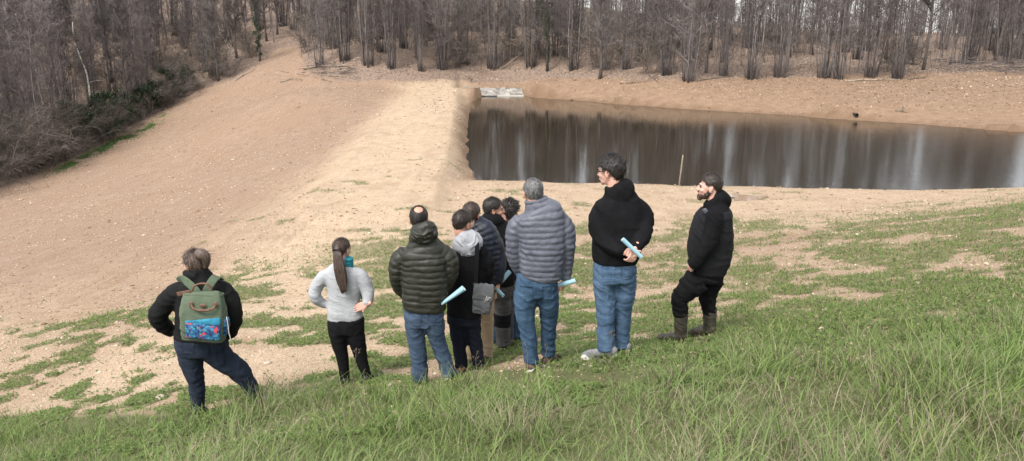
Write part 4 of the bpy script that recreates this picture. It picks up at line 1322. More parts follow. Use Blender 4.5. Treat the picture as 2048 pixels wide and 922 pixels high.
M_LEATHER = simple_mat("brown_leather", (.10, .05, .032), (.17, .09, .055), 40, .55, .3)
M_METAL = simple_mat("brass_rivet", (.5, .42, .3), bstr=0, rough=.35)

class Person:
    def __init__(s, label, D, base_uv, skin=SKIN):
        s.D = D; s.skin = skin
        p = PX(base_uv[0], base_uv[1], D)
        s.o = Vector((p[0], p[1], gz(p[0], p[1])))
        s.root = bpy.data.objects.new("person", None); COL.objects.link(s.root)
        s.root.location = s.o; tag(s.root, label, "person", "people looking down at the pond")
        s.body = []
    def P(s, u, v, dy=0.0): return Vector(PX(u, v, s.D + dy))
    def m(s, px, v=500): return px * (s.D / ray(1024, v)[1]) / F_PX
    def n(s, u, v, ru, rd=None, dy=0.0):
        r = s.m(ru, v); return (s.P(u, v, dy), r, r if rd is None else rd)
    def tube(s, T, rows, **k): loft(T, [s.n(*r) for r in rows], **k)
    def add(s, name, me, mat, parent=None, label=None):
        par = parent or s.root
        off = s.o if parent is None else s.o
        me.transform(Matrix.Translation(-off)); me.name = name
        o = link(name, me, mat, par)
        if label: o["label"] = label
        return o

def head_matrix(P, c, yaw, pitch=0.0, roll=0.0, s=1.0):
    return Matrix.Translation(c) @ Matrix.Rotation(-math.radians(yaw), 4, 'Z') @ Matrix.Rotation(math.radians(pitch), 4, 'X') @ Matrix.Rotation(math.radians(roll), 4, 'Y') @ Matrix.Scale(s, 4)

def build_head(P, c, yaw, pitch=0., s=1.0, roll=0., nose=1.0, jaw=1.0, eyes=True, neck_to=None, brows=None):
    s = s * 1.07
    M = head_matrix(P, c, yaw, pitch, roll, s)
    T = Tris()
    E = lambda c_, r_: ellipsoid(T, c_, r_, M)
    E((0, -.012, .036), (.074, .094, .080)); E((0, .036, -.022), (.060, .058, .085)); E((0, .020, .0), (.068, .070, .06))
    E((0, .045, -.074), (.047 * jaw, .046, .036)); E((0, .076, -.094), (.022, .017, .019))
    E((0, .101, -.010), (.010, .016 * nose, .024)); E((0, .108, -.028), (.014, .019 * nose, .012)); E((0, .098, -.032), (.019, .012, .009))
    E((0, .082, .020), (.046, .018, .012))
    for sg in (-1, 1):
        E((sg * .037, .066, -.030), (.022, .024, .020))
        E((sg * .077, -.004, -.014), (.009, .020, .032)); E((sg * .080, -.012, -.004), (.008, .013, .020))
    E((0, .094, -.060), (.021, .011, .006)); E((0, .092, -.070), (.018, .011, .006))
    nk = [(M @ Vector((0, -.028, -.02)), .052 * s, .056 * s), (M @ Vector((0, -.03, -.08)), .054 * s, .058 * s)]
    if neck_to is not None: nk.append((Vector(neck_to), .062, .066))
    loft(T, nk, 16)
    me = remesh(T, .0066, 2, .4)
    P.body.append(me)
    P.HM = M
    if eyes:
        for sg in (-1, 1):
            t = Tris(); ellipsoid(t, (sg * .030, .0865, .000), (.0125, .0065, .0055), M, 10, 6); P.add("eye", t.mesh("eye"), M_EYE)
            t = Tris(); loft(t, [(M @ Vector((sg * .014, .099, .018)), .004, .004), (M @ Vector((sg * .032, .097, .021)), .005, .005), (M @ Vector((sg * .048, .084, .016)), .003, .003)], 8)
            P.add("eyebrow", t.mesh("eyebrow"), brows or M_EYE)
        t = Tris(); ellipsoid(t, (0, .1005, -.064), (.019, .005, .0035), M, 10, 6); P.add("lips", t.mesh("lips"), M_LIPS)

def build_hair(P, mat, vol=.010, front=.062, temple=.015, side=.0, nape=-.062, amp=.006, freq=34, bald=None, strands=240, slen=.035, curl=0.0, seed=0, wild=.3, top=0.0):
    M = P.HM
    nu, nv = 64, 40
    V = []; rr = np.random.default_rng(seed + 50)
    az = np.arange(nu) * 2 * math.pi / nu                 # 0 = forward
    for j in range(nv + 1):
        ph = -math.pi / 2 + math.pi * j / nv
        x = np.sin(az) * math.cos(ph); y = np.cos(az) * math.cos(ph); z = np.full(nu, math.sin(ph))
        V.append(np.stack([x, y, z], -1))
    d = np.concatenate(V)
    p = d * np.array([.075, .095, .081]) + np.array([0, -.012, .036])
    low = d[:, 2] < 0                                     # lower back of the skull runs straight down to the nape
    p[:, 2] = np.where(low, .036 + d[:, 2] * .115, p[:, 2])
    a = np.abs(np.arctan2(d[:, 0], d[:, 1]))              # 0 front .. pi back
    zl = np.interp(a, [0, .7, 1.15, 1.55, 2.0, 2.5, math.pi], [front, front - .008, temple, side + .012, side - .03, nape, nape])
    m = sstep(-.006, .008, p[:, 2] - zl)
    if bald is not None:
        bd = np.array(bald[:3]); bd = bd / np.linalg.norm(bd)
        m = m * sstep(bald[3], bald[3] + .14, np.arccos(np.clip(d @ bd, -1, 1)))
    azs = np.arctan2(d[:, 0], d[:, 1])
    nz = fbm(azs * freq * .12 + seed, d[:, 2] * 5 + seed * 2, 3) - .5
    nz2 = fbm(azs * freq * .4 + 7 + seed, d[:, 2] * 9, 2) - .5
    outw = vol + amp * (nz * 2 + nz2 * 1.4) + top * np.maximum(d[:, 2], 0) ** 2
    nrm = d / np.array([.075, .095, .09]); nrm /= np.linalg.norm(nrm, axis=1)[:, None]
    q = p + nrm * (outw * m - .014 * (1 - m))[:, None]
    F = [(j * nu + k, j * nu + (k + 1) % nu, (j + 1) * nu + (k + 1) % nu, (j + 1) * nu + k) for j in range(nv) for k in range(nu)]
    T = Tris(); T.add([M @ Vector(v) for v in q], F)
    idx = np.nonzero(m > (.8 if bald is None else .06))[0]
    for _ in range(int(strands * 2.0)):
        i = idx[rr.integers(0, len(idx))]
        b = Vector(q[i]); n_ = Vector(nrm[i])
        dn = Vector((rr.normal() * wild, -.25 + rr.normal() * wild, -1 + rr.normal() * wild)); dn = (dn - n_ * dn.dot(n_)).normalized()
        e = (dn + n_ * (.16 + curl * rr.random())).normalized(); L = slen * rr.uniform(.5, 1.4); sd = e.cross(n_).normalized() * rr.uniform(.0010, .0024)
        c1 = b + e * L * .5 + n_ * .003; c2 = b + e * L - n_ * (.004 if curl == 0 else -.006)
        T.add([M @ (b - sd), M @ (b + sd), M @ (c1 + sd), M @ (c1 - sd), M @ c2], [(0, 1, 2, 3), (3, 2, 4)])
    return P.add("hair", T.mesh("hair"), mat)

def finger(T, base, d, up, L, r, curl):
    """three joints; d = pointing direction, up = back of the hand"""
    pts = [(base - d * .012, r * 1.05, r * 1.05), (base, r * 1.05, r * 1.05)]
    p = base.copy(); a = 0.0
    for k, l in enumerate((L * .45, L * .30, L * .25)):
        a += curl[k]
        e = d * math.cos(a) - up * math.sin(a)
        p = p + e * l; pts.append((p.copy(), r * (1 - .1 * (k + 1)), r * (1 - .1 * (k + 1))))
    loft(T, pts, 8, step=.006)

def build_hand(P, wrist, d, up, side=1, curl=(.5, .6, .4), thumb=.6, s=1.0):
    """d: wrist to knuckles, up: back of the hand, side: +1 thumb on the d x up side"""
    d = Vector(d).normalized(); up = Vector(up); up = (up - d * up.dot(d)).normalized(); ac = d.cross(up) * side
    w = Vector(wrist); T = Tris()
    loft(T, [(w - d * .06 * s, .024 * s, .024 * s), (w, .026 * s, .022 * s)], 12)
    for k in range(5):                                    # palm: a flat slab of five rays
        o = (k - 2) * .0155 * s
        loft(T, [(w + ac * o * .75 + d * .005, .013 * s, .013 * s), (w + ac * o + d * .05 * s, .0135 * s, .0135 * s), (w + ac * o * 1.05 + d * .088 * s, .011 * s, .011 * s)], 8)
    for k, (L, r) in enumerate(((.064, .0075), (.078, .0085), (.084, .0088), (.076, .0085))):   # little .. index
        o = (-1.5 + k) * .0205 * s
        f_d = (d + ac * (k - 1.5) * .06).normalized()
        finger(T, w + ac * o + d * .088 * s, f_d, up, L * s, r * s, [c * (1 + .08 * (1.5 - k)) for c in curl])
    td = (d * .75 + ac * .75 - up * .25 * thumb).normalized()
    finger(T, w + ac * .030 * s + d * .022 * s, td, (up * .4 - ac * thumb).normalized() * -1, .07 * s, .0098 * s, (.1, .25, .3))
    P.body.append(remesh(T, .0048, 1, .4))

def finish_body(P, rows_torso, limbs):
    """slim body under the clothes, one mesh with head and hands"""
    T = Tris()
    loft(T, rows_torso, 14, step=.03)
    for l in limbs: loft(T, l, 10, step=.03)
    core = remesh(T, .022, 2)
    P.add("body", merge(core, *P.body), P.skin)

def slim(nodes, k): return [(a, b * k, c * k) for a, b, c in nodes]

def quilt(pitch, amp, seed=0):
    def f(s, th):
        w = s + .010 * (fbm(th * 1.1 + seed, np.full_like(th, s * 3.0 + seed), 2) - .5) * 2
        k = np.floor(w / pitch); t = w / pitch - k
        t = np.clip(t + .10 * np.sin(k * 2.4 + seed) * t * (1 - t) * 4 * .5, 0, 1)
        edge = np.minimum(t, 1 - t) * pitch
        puck = fbm(th * 7 + k * 3.7, np.full_like(th, s * 30.0), 2) - .5
        return amp * (1 - np.exp(-(edge / .0085) ** 1.3)) * (.75 + .9 * (fbm(th * 1.6 + k * 5.1, k * 1.7 + th * 0, 2) - .2) * .6) - amp * .75 + puck * .010
    return f

def patch(P, obj, corners, name, mat, off=.004, nu=8, nv=8, thick=.004, parent=None):
    """a sewn-on piece that follows the cloth it lies on (corners: TL, TR, BR, BL pixels)"""
    from mathutils.bvhtree import BVHTree
    me = obj.data
    c = co_of(me) + np.array(P.o)
    fs = [tuple(p.vertices) for p in me.polygons]
    bv = BVHTree.FromPolygons([Vector(q) for q in c], fs)
    tl, tr, br, bl = [np.array(q, float) for q in corners]
    V = []
    for j in range(nv + 1):
        for i in range(nu + 1):
            s_, t_ = i / nu, j / nv
            q = (tl * (1 - s_) + tr * s_) * (1 - t_) + (bl * (1 - s_) + br * s_) * t_
            d = Vector(ray(q[0], q[1])).normalized()
            h = bv.ray_cast(Vector(CAM), d)
            if h[0] is None: return None
            V.append((h[0], h[1]))
    top = [p + n_ * off for p, n_ in V]; n = len(top)
    bot = [p - n_ * thick for p, n_ in V]
    w = nu + 1
    F = [(j * w + i, (j + 1) * w + i, (j + 1) * w + i + 1, j * w + i + 1) for j in range(nv) for i in range(nu)]
    F = [f_[::-1] for f_ in F]
    rim = [i for i in range(w)] + [j * w + nu for j in range(1, nv + 1)] + [nv * w + i for i in range(nu - 1, -1, -1)] + [j * w for j in range(nv - 1, 0, -1)]
    for a_, b_ in zip(rim, rim[1:] + rim[:1]): F.append((a_, b_, n + b_, n + a_))
    m2 = bpy.data.meshes.new(name); m2.from_pydata([tuple(v) for v in top + bot], [], F); m2.update()
    m2.polygons.foreach_set("use_smooth", np.ones(len(m2.polygons), bool))
    return P.add(name, m2, mat, parent)

def shoe(P, heel, toe, w=.046, h=.085, mat=None, sole=M_RUBBER, name="shoe", sole_h=.022):
    """heel / toe: ground points under the shoe"""
    heel = Vector(heel); toe = Vector(toe); d = (toe - heel); L = d.length; d.normalize()
    T = Tris()
    z = Vector((0, 0, 1))
    sec = [(.0, .70, .50, 0), (.12, .95, .95, 0), (.30, .92, .98, 0), (.5, .95, .72, 0), (.75, 1.1, .52, 0), (.93, .85, .40, 0), (1.0, .4, .28, 0)]
    pts = []
    for t, a, b, _ in sec:
        c = heel + d * (L * t); pts.append((c + z * (sole_h + h * b * .5 - .008), w * a, h * b * .5))
    loft(T, pts, 14, exp=2.4)
    o = P.add(name, remesh(T, .008, 2), mat)
    T = Tris()
    pts = [(heel + d * (L * t) + z * sole_h * .5, (w + .004) * a, sole_h * .55) for t, a in ((-.01, .75), (.12, .98), (.4, .95), (.75, 1.1), (.93, .9), (1.01, .45))]
    loft(T, pts, 14, exp=5.0)
    me = T.mesh("sole"); me.transform(Matrix.Translation(-P.o))
    link("sole", me, sole, o)
    return o

def foot_at(P, u, v, dy, ang, L=.27, back=.07):
    """ground points of a shoe whose ankle is over pixel (u, v); ang: pointing direction, degrees from away, clockwise"""
    a = P.P(u, v, dy); d = Vector((math.sin(math.radians(ang)), math.cos(math.radians(ang)), 0))
    h = a - d * back; t = h + d * L
    return Vector((h.x, h.y, gz(h.x, h.y) - .004)), Vector((t.x, t.y, gz(t.x, t.y) - .004))

def trousers(P, pelvis, legL, legR, mat, amp=.007, seed=0, voxel=.0125, name="trousers", cuffs=True):
    T = Tris()
    P.tube(T, pelvis, exp=2.3)
    P.tube(T, legL); P.tube(T, legR)
    me = remesh(T, voxel, 3, .5)
    wrinkle(me, amp, 17, 7, seed)
    return P.add(name, me, mat)

def jacket(P, torso, arms, mat, name="jacket", mod=None, armmod=None, extra=(), amp=.006, voxel=.012, seed=0, exp=2.5, yaw=0.0, smooth=6, fz=11):
    T = Tris()
    P.tube(T, torso, exp=exp, mod=mod, yaw=yaw, sides=40, step=.010 if mod else .014)
    uc = torso[len(torso) // 2][0]
    arms = [[(a[0][0] + (6 if a[0][0] < uc else -6) * (0 if len(a[0]) > 4 and abs(a[0][4]) > .1 else 1), a[0][1] + 3, a[0][2] * .98) + tuple(a[0][3:])] + a[1:] for a in arms]
    for a in arms: P.tube(T, a, mod=armmod, sides=24, step=.010 if armmod else .014)
    for e in extra: P.tube(T, e)
    me = remesh(T, voxel, smooth, .45)
    if amp: wrinkle(me, amp, fz, 5, seed)
    return P.add(name, me, mat)

def belt_ring(P, name, rows, mat, exp=2.4, parent=None):
    T = Tris(); P.tube(T, rows, exp=exp, sides=30); me = remesh(T, .009, 2)
    return P.add(name, me, mat)

M_PAPER = cloth("pale_blue_paper", (.25, .43, .50), (.33, .50, .56), 20, .6, .05, .001)
M_PAPER_IN = cloth("paper_inside", (.55, .66, .70), (.62, .72, .76), 20, .6, .05, .001)
def paper_roll(a, b, r0, r1, label):
    a = Vector(a); b = Vector(b); d = (b - a).normalized(); c = (a + b) / 2
    e1 = d.cross(Vector((0, 0, 1))).normalized(); e2 = d.cross(e1); n = 22
    root = bpy.data.objects.new("paper_roll", None); COL.objects.link(root); root.location = c
    tag(root, label, "paper roll", "rolled pale blue sheets")
    def cyl(name, k, mat, flip):
        v = []; f = []; turns = 1.25; m = int(n * turns)
        for j, (p, r) in enumerate(((a, r0), (b, r1))):
            for i in range(m + 1):
                w = 2 * math.pi * i / n; rr_ = r * k * (1 - .10 * i / m)
                v.append(p + e1 * math.cos(w) * rr_ + e2 * math.sin(w) * rr_ - c)
        for i in range(m):
            q = (i, i + 1, m + 2 + i, m + 1 + i); f.append(q[::-1] if flip else q)
        me = bpy.data.meshes.new(name); me.from_pydata(v, [], f); me.polygons.foreach_set("use_smooth", np.ones(len(f), bool)); me.update()
        link(name, me, mat, root)
    cyl("outer_sheet", 1.0, M_PAPER, False); cyl("inner_sheet", .90, M_PAPER_IN, True)
H_GREY = hair_mat("salt_pepper_hair", (.045, .042, .042), (.22, .215, .21))
H_BLACK = hair_mat("black_hair", (.012, .010, .009), (.035, .028, .024))
H_DARK = hair_mat("dark_brown_hair", (.015, .011, .009), (.046, .032, .025))
H_BROWN = hair_mat("brown_hair", (.032, .021, .016), (.088, .058, .044))
H_ASH = hair_mat("ash_brown_hair", (.045, .030, .024), (.155, .105, .080))
H_BEARD = hair_mat("brown_beard", (.035, .020, .014), (.10, .055, .036))
C_BLACK = cloth("black_fleece", (.0055, .0055, .0062), (.011, .011, .0122), 90, .95, .3, .002, spec=.1)
C_BLACK2 = cloth("black_softshell", (.006, .0058, .006), (.012, .0115, .012), 70, .8, .2, .002, spec=.15)
C_VEST = cloth("charcoal_vest", (.008, .008, .009), (.016, .016, .018), 70, .75, .2, .002, spec=.15)
C_OLIVE = cloth("olive_nylon", (.016, .0158, .0115), (.031, .0305, .0225), 40, .5, .15, .002, spec=.35)
C_NAVY = cloth("navy_nylon", (.007, .010, .018), (.014, .018, .030), 40, .5, .15, .002, spec=.35)
C_GREYN = cloth("slate_nylon", (.070, .075, .096), (.112, .118, .145), 40, .5, .15, .002, spec=.35)
C_HOODG = cloth("grey_marl", (.27, .275, .295), (.36, .365, .385), 140, .95, .25, .002)
C_KNIT = cloth("light_grey_knit", (.33, .335, .35), (.43, .435, .45), 120, .95, .35, .003)
C_TROUS = cloth("black_cotton", (.0055, .0055, .006), (.011, .011, .012), 100, .9, .2, .002, spec=.12)
C_TAN = cloth("tan_cotton", (.30, .215, .135), (.40, .30, .20), 100, .9, .2, .002)
C_WORK = cloth("grey_workwear", (.050, .047, .047), (.085, .08, .08), 80, .9, .25, .002)
C_DIG = cloth("green_canvas", (.080, .105, .068), (.115, .145, .098), 110, .85, .3, .002)
J_DARK = denim("dark_denim", (.012, .016, .026), (.028, .036, .055))
J_MID = denim("washed_denim", (.026, .042, .070), (.070, .100, .150))
J_BLUE = denim("mid_blue_denim", (.024, .048, .086), (.060, .105, .165))
J_LIGHT = denim("light_denim", (.040, .074, .128), (.098, .155, .235))
J_NAVY = denim("navy_denim", (.007, .009, .015), (.014, .017, .027))
M_BOOT = simple_mat("muddy_green_rubber", (.016, .018, .012), (.085, .070, .050), 9, .55, .2, spec=.4, detail=6)
M_BROWN = simple_mat("brown_boot", (.055, .036, .025), (.12, .085, .06), 25, .8, .3)
M_SHOEG = simple_mat("grey_mesh_shoe", (.14, .14, .15), (.24, .24, .25), 60, .85, .3)
C_TEAL = cloth("teal_scarf", (.02, .17, .21), (.04, .27, .32), 60, .9, .3, .003)

def std_body(P, torso, arms, legs, k=.62):
    finish_body(P, slim([P.n(*r) for r in torso], k), [slim([P.n(*r) for r in a[1:]], .5) for a in arms] + [slim([P.n(*r) for r in l], .6) for l in legs])

# ---- woman with the backpack
P = Person("woman in black jacket and dark jeans with a green backpack, hands on hips", 6.84, (410, 815), SKIN_F)
to = [(400, 684, 53, .14), (402, 660, 51, .145), (402, 625, 50, .145), (402, 590, 48, .14), (400, 568, 40, .12), (397, 552, 27, .09), (394, 541, 24, .085)]
ar = [[(366, 576, 20), (347, 592, 21.5), (323, 618, 20, None, -.02), (317, 634, 19, None, -.02), (330, 653, 16, None, .03), (348, 665, 13, None, .08)],
      [(436, 572, 20), (452, 590, 21), (463, 618, 20, None, -.02), (465, 640, 19, None, .0), (460, 660, 16, None, .08), (452, 670, 13, None, .13)]]
ll = [(383, 700, 27, .125), (384, 725, 23, .105), (390, 752, 17.5), (394, 780, 14.5), (396, 806, 13), (396, 821, 13)]
lr = [(427, 700, 28, .125), (452, 722, 24, .11, .03), (478, 741, 20, None, .06), (497, 768, 16, None, .09), (512, 795, 13, None, .11), (519, 806, 12.5, None, .11)]
build_head(P, P.P(389, 527, .02), -58, -6, .97, neck_to=P.P(396, 556))
hr = build_hair(P, H_ASH, vol=.012, front=.060, temple=-.01, side=-.045, nape=-.085, amp=.010, strands=420, slen=.07, wild=.9, seed=1)
T = Tris()                                            # loose gathered knot and wind-blown locks
P.tube(T, [(394, 508, 9, None, -.07), (404, 509, 12, None, -.08), (411, 516, 10, None, -.075), (413, 527, 7, None, -.06), (411, 536, 4, None, -.05)])
rw = random.Random(3)
for k in range(44):
    a = P.P(398 + rw.uniform(-8, 10), 506 + rw.uniform(-2, 12), -.07); b = a + Vector((rw.uniform(.01, .10), rw.uniform(-.03, .03), rw.uniform(-.04, .045)))
    loft(T, [(a, .003, .003), ((a + b) / 2 + Vector((0, 0, .012)), .0028, .0028), (b, .0012, .0012)], 5, step=.02)
P.add("gathered_hair", T.mesh("gathered_hair"), H_ASH)
build_hand(P, P.P(347, 664, .08), (1, .35, -.15), (-.3, -.6, .6), 1, (.3, .4, .3))
build_hand(P, P.P(453, 669, .13), (-1, .35, -.2), (.3, -.6, .6), -1, (.3, .4, .3))
std_body(P, to, ar, [ll, lr])
jacket(P, to, ar, C_BLACK2, amp=.009, seed=1, extra=[[(394, 552, 27, .095), (393, 541, 26, .09), (392, 537, 23, .08)]])
tr1 = trousers(P, [(404, 676, 53, .14), (404, 692, 52, .15), (405, 706, 47, .14)], ll, lr, J_DARK, .007, 1)
for q in ([(362, 684), (389, 686), (386, 707), (366, 706)], [(416, 686), (446, 684), (444, 704), (420, 708)]): patch(P, tr1, q, "back_pocket", J_DARK)
shoe(P, *foot_at(P, 396, 824, 0, -5), mat=M_RUBBER); shoe(P, *foot_at(P, 521, 810, .11, 60, .25), mat=M_SHOEG, sole=M_SOLE)

# backpack (worn: a thing of its own)
BP = Person("x", 6.84, (410, 678)); bpack = BP.root; bpack.name = "backpack"
tag(bpack, "green canvas backpack with floral front pocket on the woman's back", "backpack"); del bpack["group"]
BP.o = BP.P(410, 678, -.25); bpack.location = BP.o
def bp_box(name, rows, mat, exp=6.0, vox=.008, wr=.003, seed=0, parent=None):
    T = Tris(); BP.tube(T, rows, exp=exp, sides=36); me = remesh(T, vox, 2, .4)
    if wr: wrinkle(me, wr, 12, 6, seed)
    return BP.add(name, me, mat, parent)
bag = bp_box("main_bag", [(408, 679, 39, .075, -.245), (408, 650, 42, .09, -.25), (407, 620, 42, .085, -.245), (407, 600, 38.5, .07, -.235), (407, 588, 36, .055, -.225), (407, 584, 34, .045, -.22)], C_DIG, wr=.006)
bp_box("top_rim", [(407, 590, 38, .060, -.225), (407, 585.5, 38, .058, -.223)], C_DIG, parent=bag, wr=0, vox=.006)
def floral():
    m, nt, b = new_mat("floral_print")
    v = coords(nt, "Object")
    vo = nt.nodes.new("ShaderNodeTexVoronoi"); vo.inputs["Scale"].default_value = 48; nt.links.new(v, vo.inputs["Vector"])
    sep = nt.nodes.new("ShaderNodeSeparateColor"); nt.links.new(vo.outputs["Color"], sep.inputs[0])
    c = mixc(nt, ramp(nt, sep.outputs[0], .35, .4), (.012, .03, .10), (.018, .10, .24))
    c = mixc(nt, ramp(nt, sep.outputs[1], .72, .76), c, (.04, .24, .31))
    n = noise_tex(nt, 19, 2, v)
    c = mixc(nt, ramp(nt, n, .60, .63), c, (.50, .045, .055))
    nt.links.new(c, b.inputs["Base Color"]); b.inputs["Roughness"].default_value = .7
    return m
M_FLORAL = floral()
pk = bp_box("front_pocket", [(406, 677, 32, .02, -.345), (406, 660, 33, .028, -.348), (406, 645, 33, .022, -.345), (406, 640.5, 32, .015, -.34)], M_FLORAL, wr=.002, vox=.006)
bp_box("pocket_flap", [(406, 647, 33.6, .022, -.348), (406, 641, 33.6, .022, -.346), (406, 639.5, 33, .018, -.344)], cloth("flap_print", (.012, .05, .16), (.04, .28, .38), 18, .7, .1), wr=0, vox=.006, parent=pk)
bp_box("side_pocket", [(449, 668, 5, .05, -.25), (451, 650, 6, .055, -.25), (450, 636, 5, .05, -.25)], M_FLORAL, wr=0, vox=.007)
def bp_tube(name, rows, mat, parent=None, **k):
    T = Tris(); BP.tube(T, rows, **k); return BP.add(name, T.mesh(name), mat, parent)
hd = bp_tube("front_handle", [(383, 610, 1.8, None, -.335), (386, 616, 2.2, None, -.352), (396, 620, 2.4, None, -.36), (407, 621, 2.4, None, -.362), (418, 620, 2.4, None, -.36), (428, 616, 2.2, None, -.352), (431, 609, 1.8, None, -.335)], M_LEATHER)
for u in (382, 431): bp_tube("handle_tab", [(u, 604, 3.4, .006, -.33), (u, 614, 3.4, .006, -.335)], M_LEATHER, hd, exp=5)
bp_tube("leather_badge", [(405, 607.5, 5, .004, -.333), (405, 614.5, 5, .004, -.337)], M_LEATHER, None, exp=6)
bp_tube("top_handle", [(384, 584, 1.8, None, -.24), (388, 573, 1.9, None, -.245), (400, 567.5, 2, None, -.25), (413, 568, 2, None, -.25), (421, 574, 1.9, None, -.245), (424, 583, 1.8, None, -.24)], M_LEATHER)
bp_tube("leather_strap", [(381, 583.5, 4, .006, -.27), (367, 586, 4, .006, -.265), (355, 588.5, 4, .006, -.25)], M_LEATHER, None, exp=5)
for rows in ([(398, 590, 8, .008, -.18), (390, 579, 8, .008, -.17), (374, 564, 8, .008, -.145), (364, 558, 8, .009, -.09), (358, 562, 8, .009, .02)],
             [(411, 590, 8, .008, -.18), (416, 576, 8, .008, -.17), (426, 560, 8, .008, -.14), (433, 554, 8, .009, -.08), (440, 558, 8, .009, .02)]):
    bp_tube("shoulder_strap", rows, C_DIG, None, exp=4)
bp_tube("zip_cord", [(453, 634, .8, None, -.30), (456, 650, .8, None, -.30), (458, 666, .8, None, -.30), (462, 680, .8, None, -.30)], M_SOLE)
bp_tube("base_panel", [(408, 681, 39, .078, -.245), (408, 677, 40, .08, -.245)], C_BLACK2, None, exp=6)

# ---- woman in the grey sweater
P = Person("slim woman in light grey sweater and black trousers with long ponytail", 7.62, (712, 768), SKIN_F)
to = [(691, 637, 36, .115), (689, 620, 34.5, .115), (687, 600, 31.5, .105), (687, 572, 34, .112), (684, 550, 36, .105), (684, 537, 29, .085), (685, 527, 17, .062)]
ar = [[(656, 545, 14), (645, 557, 14.5), (632, 578, 13.2), (631, 592, 12.5, None, -.01), (642, 605, 10, None, .02), (653, 611, 7.5, None, .04)],
      [(712, 542, 14), (722, 553, 14.5), (733, 576, 13.2), (736, 590, 12, None, -.02), (735, 602, 10, None, -.05), (732, 610, 7.5, None, -.09)]]
ll = [(675, 662, 19, .105), (679, 690, 15.5, .085), (684, 712, 13), (688, 740, 10.8), (690, 757, 10), (691, 766, 10)]
lr = [(708, 660, 19, .105), (716, 690, 16, .085), (721, 710, 13.5), (728, 735, 11), (733, 750, 10), (735, 758, 10)]
build_head(P, P.P(684, 499, 0), 22, -4, .93, neck_to=P.P(686, 533))
build_hair(P, H_BROWN, vol=.010, front=.062, temple=.02, side=.012, nape=-.058, amp=.004, strands=260, slen=.05, wild=.15, seed=2)
T = Tris()
P.tube(T, [(676, 494, 7, .03, -.10), (674, 503, 7, .03, -.125), (676, 518, 10, .032, -.14), (680, 540, 12, .034, -.15), (684, 562, 11, .030, -.155), (687, 576, 7, .02, -.16), (689, 584, 2.5, .008, -.16)])
rw = random.Random(8)
for k in range(30):
    o = rw.uniform(-9, 9); P.tube(T, [(676 + o * .6, 505, 1.0, .004, -.155), (680 + o, 540, 1.1, .004, -.183), (685 + o * .9, 568 + rw.uniform(0, 8), 1.0, .004, -.183), (688 + o * .5 + rw.uniform(-2, 2), 580 + rw.uniform(0, 8), .4, .002, -.178)], sides=6, step=.03)
pt = P.add("ponytail", T.mesh("ponytail"), H_BROWN)
T = Tris(); P.tube(T, [(673, 499, 7.8, .032, -.118), (673, 502, 7.8, .032, -.122)]); P.add("hair_tie", T.mesh("hair_tie"), C_TROUS)
build_hand(P, P.P(653, 611, .04), (1, .25, -.1), (-.1, -.9, .4), 1, (.25, .35, .3), s=.9)
build_hand(P, P.P(732, 609, -.09), (-.93, -.05, -.35), (.1, -.95, .3), -1, (.15, .3, .25), s=.95)
std_body(P, to, ar, [ll, lr])
jacket(P, to, ar, C_KNIT, name="sweater", amp=.005, seed=2, fz=13)
T = Tris(); P.tube(T, [(688, 531, 19, .072, 0), (690, 522, 18, .068, 0), (691, 514, 16, .062, 0)]); me = remesh(T, .008, 2); wrinkle(me, .008, 40, 4, 4); sc = P.add("scarf", me, C_TEAL)
T = Tris(); P.tube(T, [(722, 560, 5, .02, .12), (724, 578, 5, .02, .12), (726, 597, 5, .02, .12)]); P.add("scarf_end", T.mesh("scarf_end"), C_TEAL, None)
trousers(P, [(692, 632, 36, .115), (692, 650, 37, .125), (692, 664, 35, .115)], ll, lr, C_TROUS, .005, 2)
shoe(P, *foot_at(P, 691, 768, 0, -5, .24), w=.038, mat=M_RUBBER); shoe(P, *foot_at(P, 735, 760, 0, 12, .24), w=.038, mat=M_RUBBER)

# ---- man in the olive puffer
P = Person("balding man in olive quilted puffer jacket and blue jeans", 6.96, (868, 763))
to = [(848, 618, 41, .155), (849, 605, 44, .165), (850, 570, 47, .17), (850, 530, 48, .165), (848, 508, 48, .15), (848, 497, 43, .13), (846, 486, 33, .11), (843, 474, 25, .095), (841, 464, 22, .09)]
ar = [[(809, 502, 18), (798, 522, 19), (796, 550, 18, None, .01), (800, 573, 16, None, .08), (812, 588, 13, None, .16)],
      [(886, 498, 18), (897, 517, 19), (899, 542, 18, None, .01), (894, 563, 16, None, .08), (884, 578, 13, None, .16)]]
ll = [(829, 645, 22, .125), (832, 670, 18.5, .1), (835, 692, 17), (838, 720, 15.2), (840, 745, 15), (840, 760, 15.5)]
lr = [(868, 645, 22, .125), (873, 668, 18.5, .1), (878, 690, 16.5), (888, 718, 14.8), (895, 740, 14.2), (898, 750, 15)]
build_head(P, P.P(838, 439, .02), 3, -8, .99, neck_to=P.P(841, 470))
build_hair(P, H_BLACK, vol=.005, front=.075, temple=.03, side=.0, nape=-.06, amp=.002, strands=500, slen=.022, wild=.3, seed=3, bald=(.10, -.55, .83, .46))
build_hand(P, P.P(884, 578, .17), (-1, .3, -.2), (0, -.3, 1), -1, (.7, .9, .6))
build_hand(P, P.P(812, 588, .17), (1, .3, -.2), (0, -.3, 1), 1, (.7, .9, .6))
std_body(P, to, ar, [ll, lr])
jk = jacket(P, to, ar, C_OLIVE, mod=quilt(.058, .012, 3), armmod=quilt(.058, .010, 5), amp=.004, voxel=.0078, seed=3, smooth=1)
T = Tris()
P.tube(T, [(846, 447, 19, .065, -.05), (847, 455, 26, .085, -.06), (848, 467, 29, .09, -.08), (849, 480, 25, .075, -.10), (850, 489, 14, .04, -.12)])
me = remesh(T, .008, 2); wrinkle(me, .012, 22, 12, 6); P.add("hood", me, C_OLIVE)
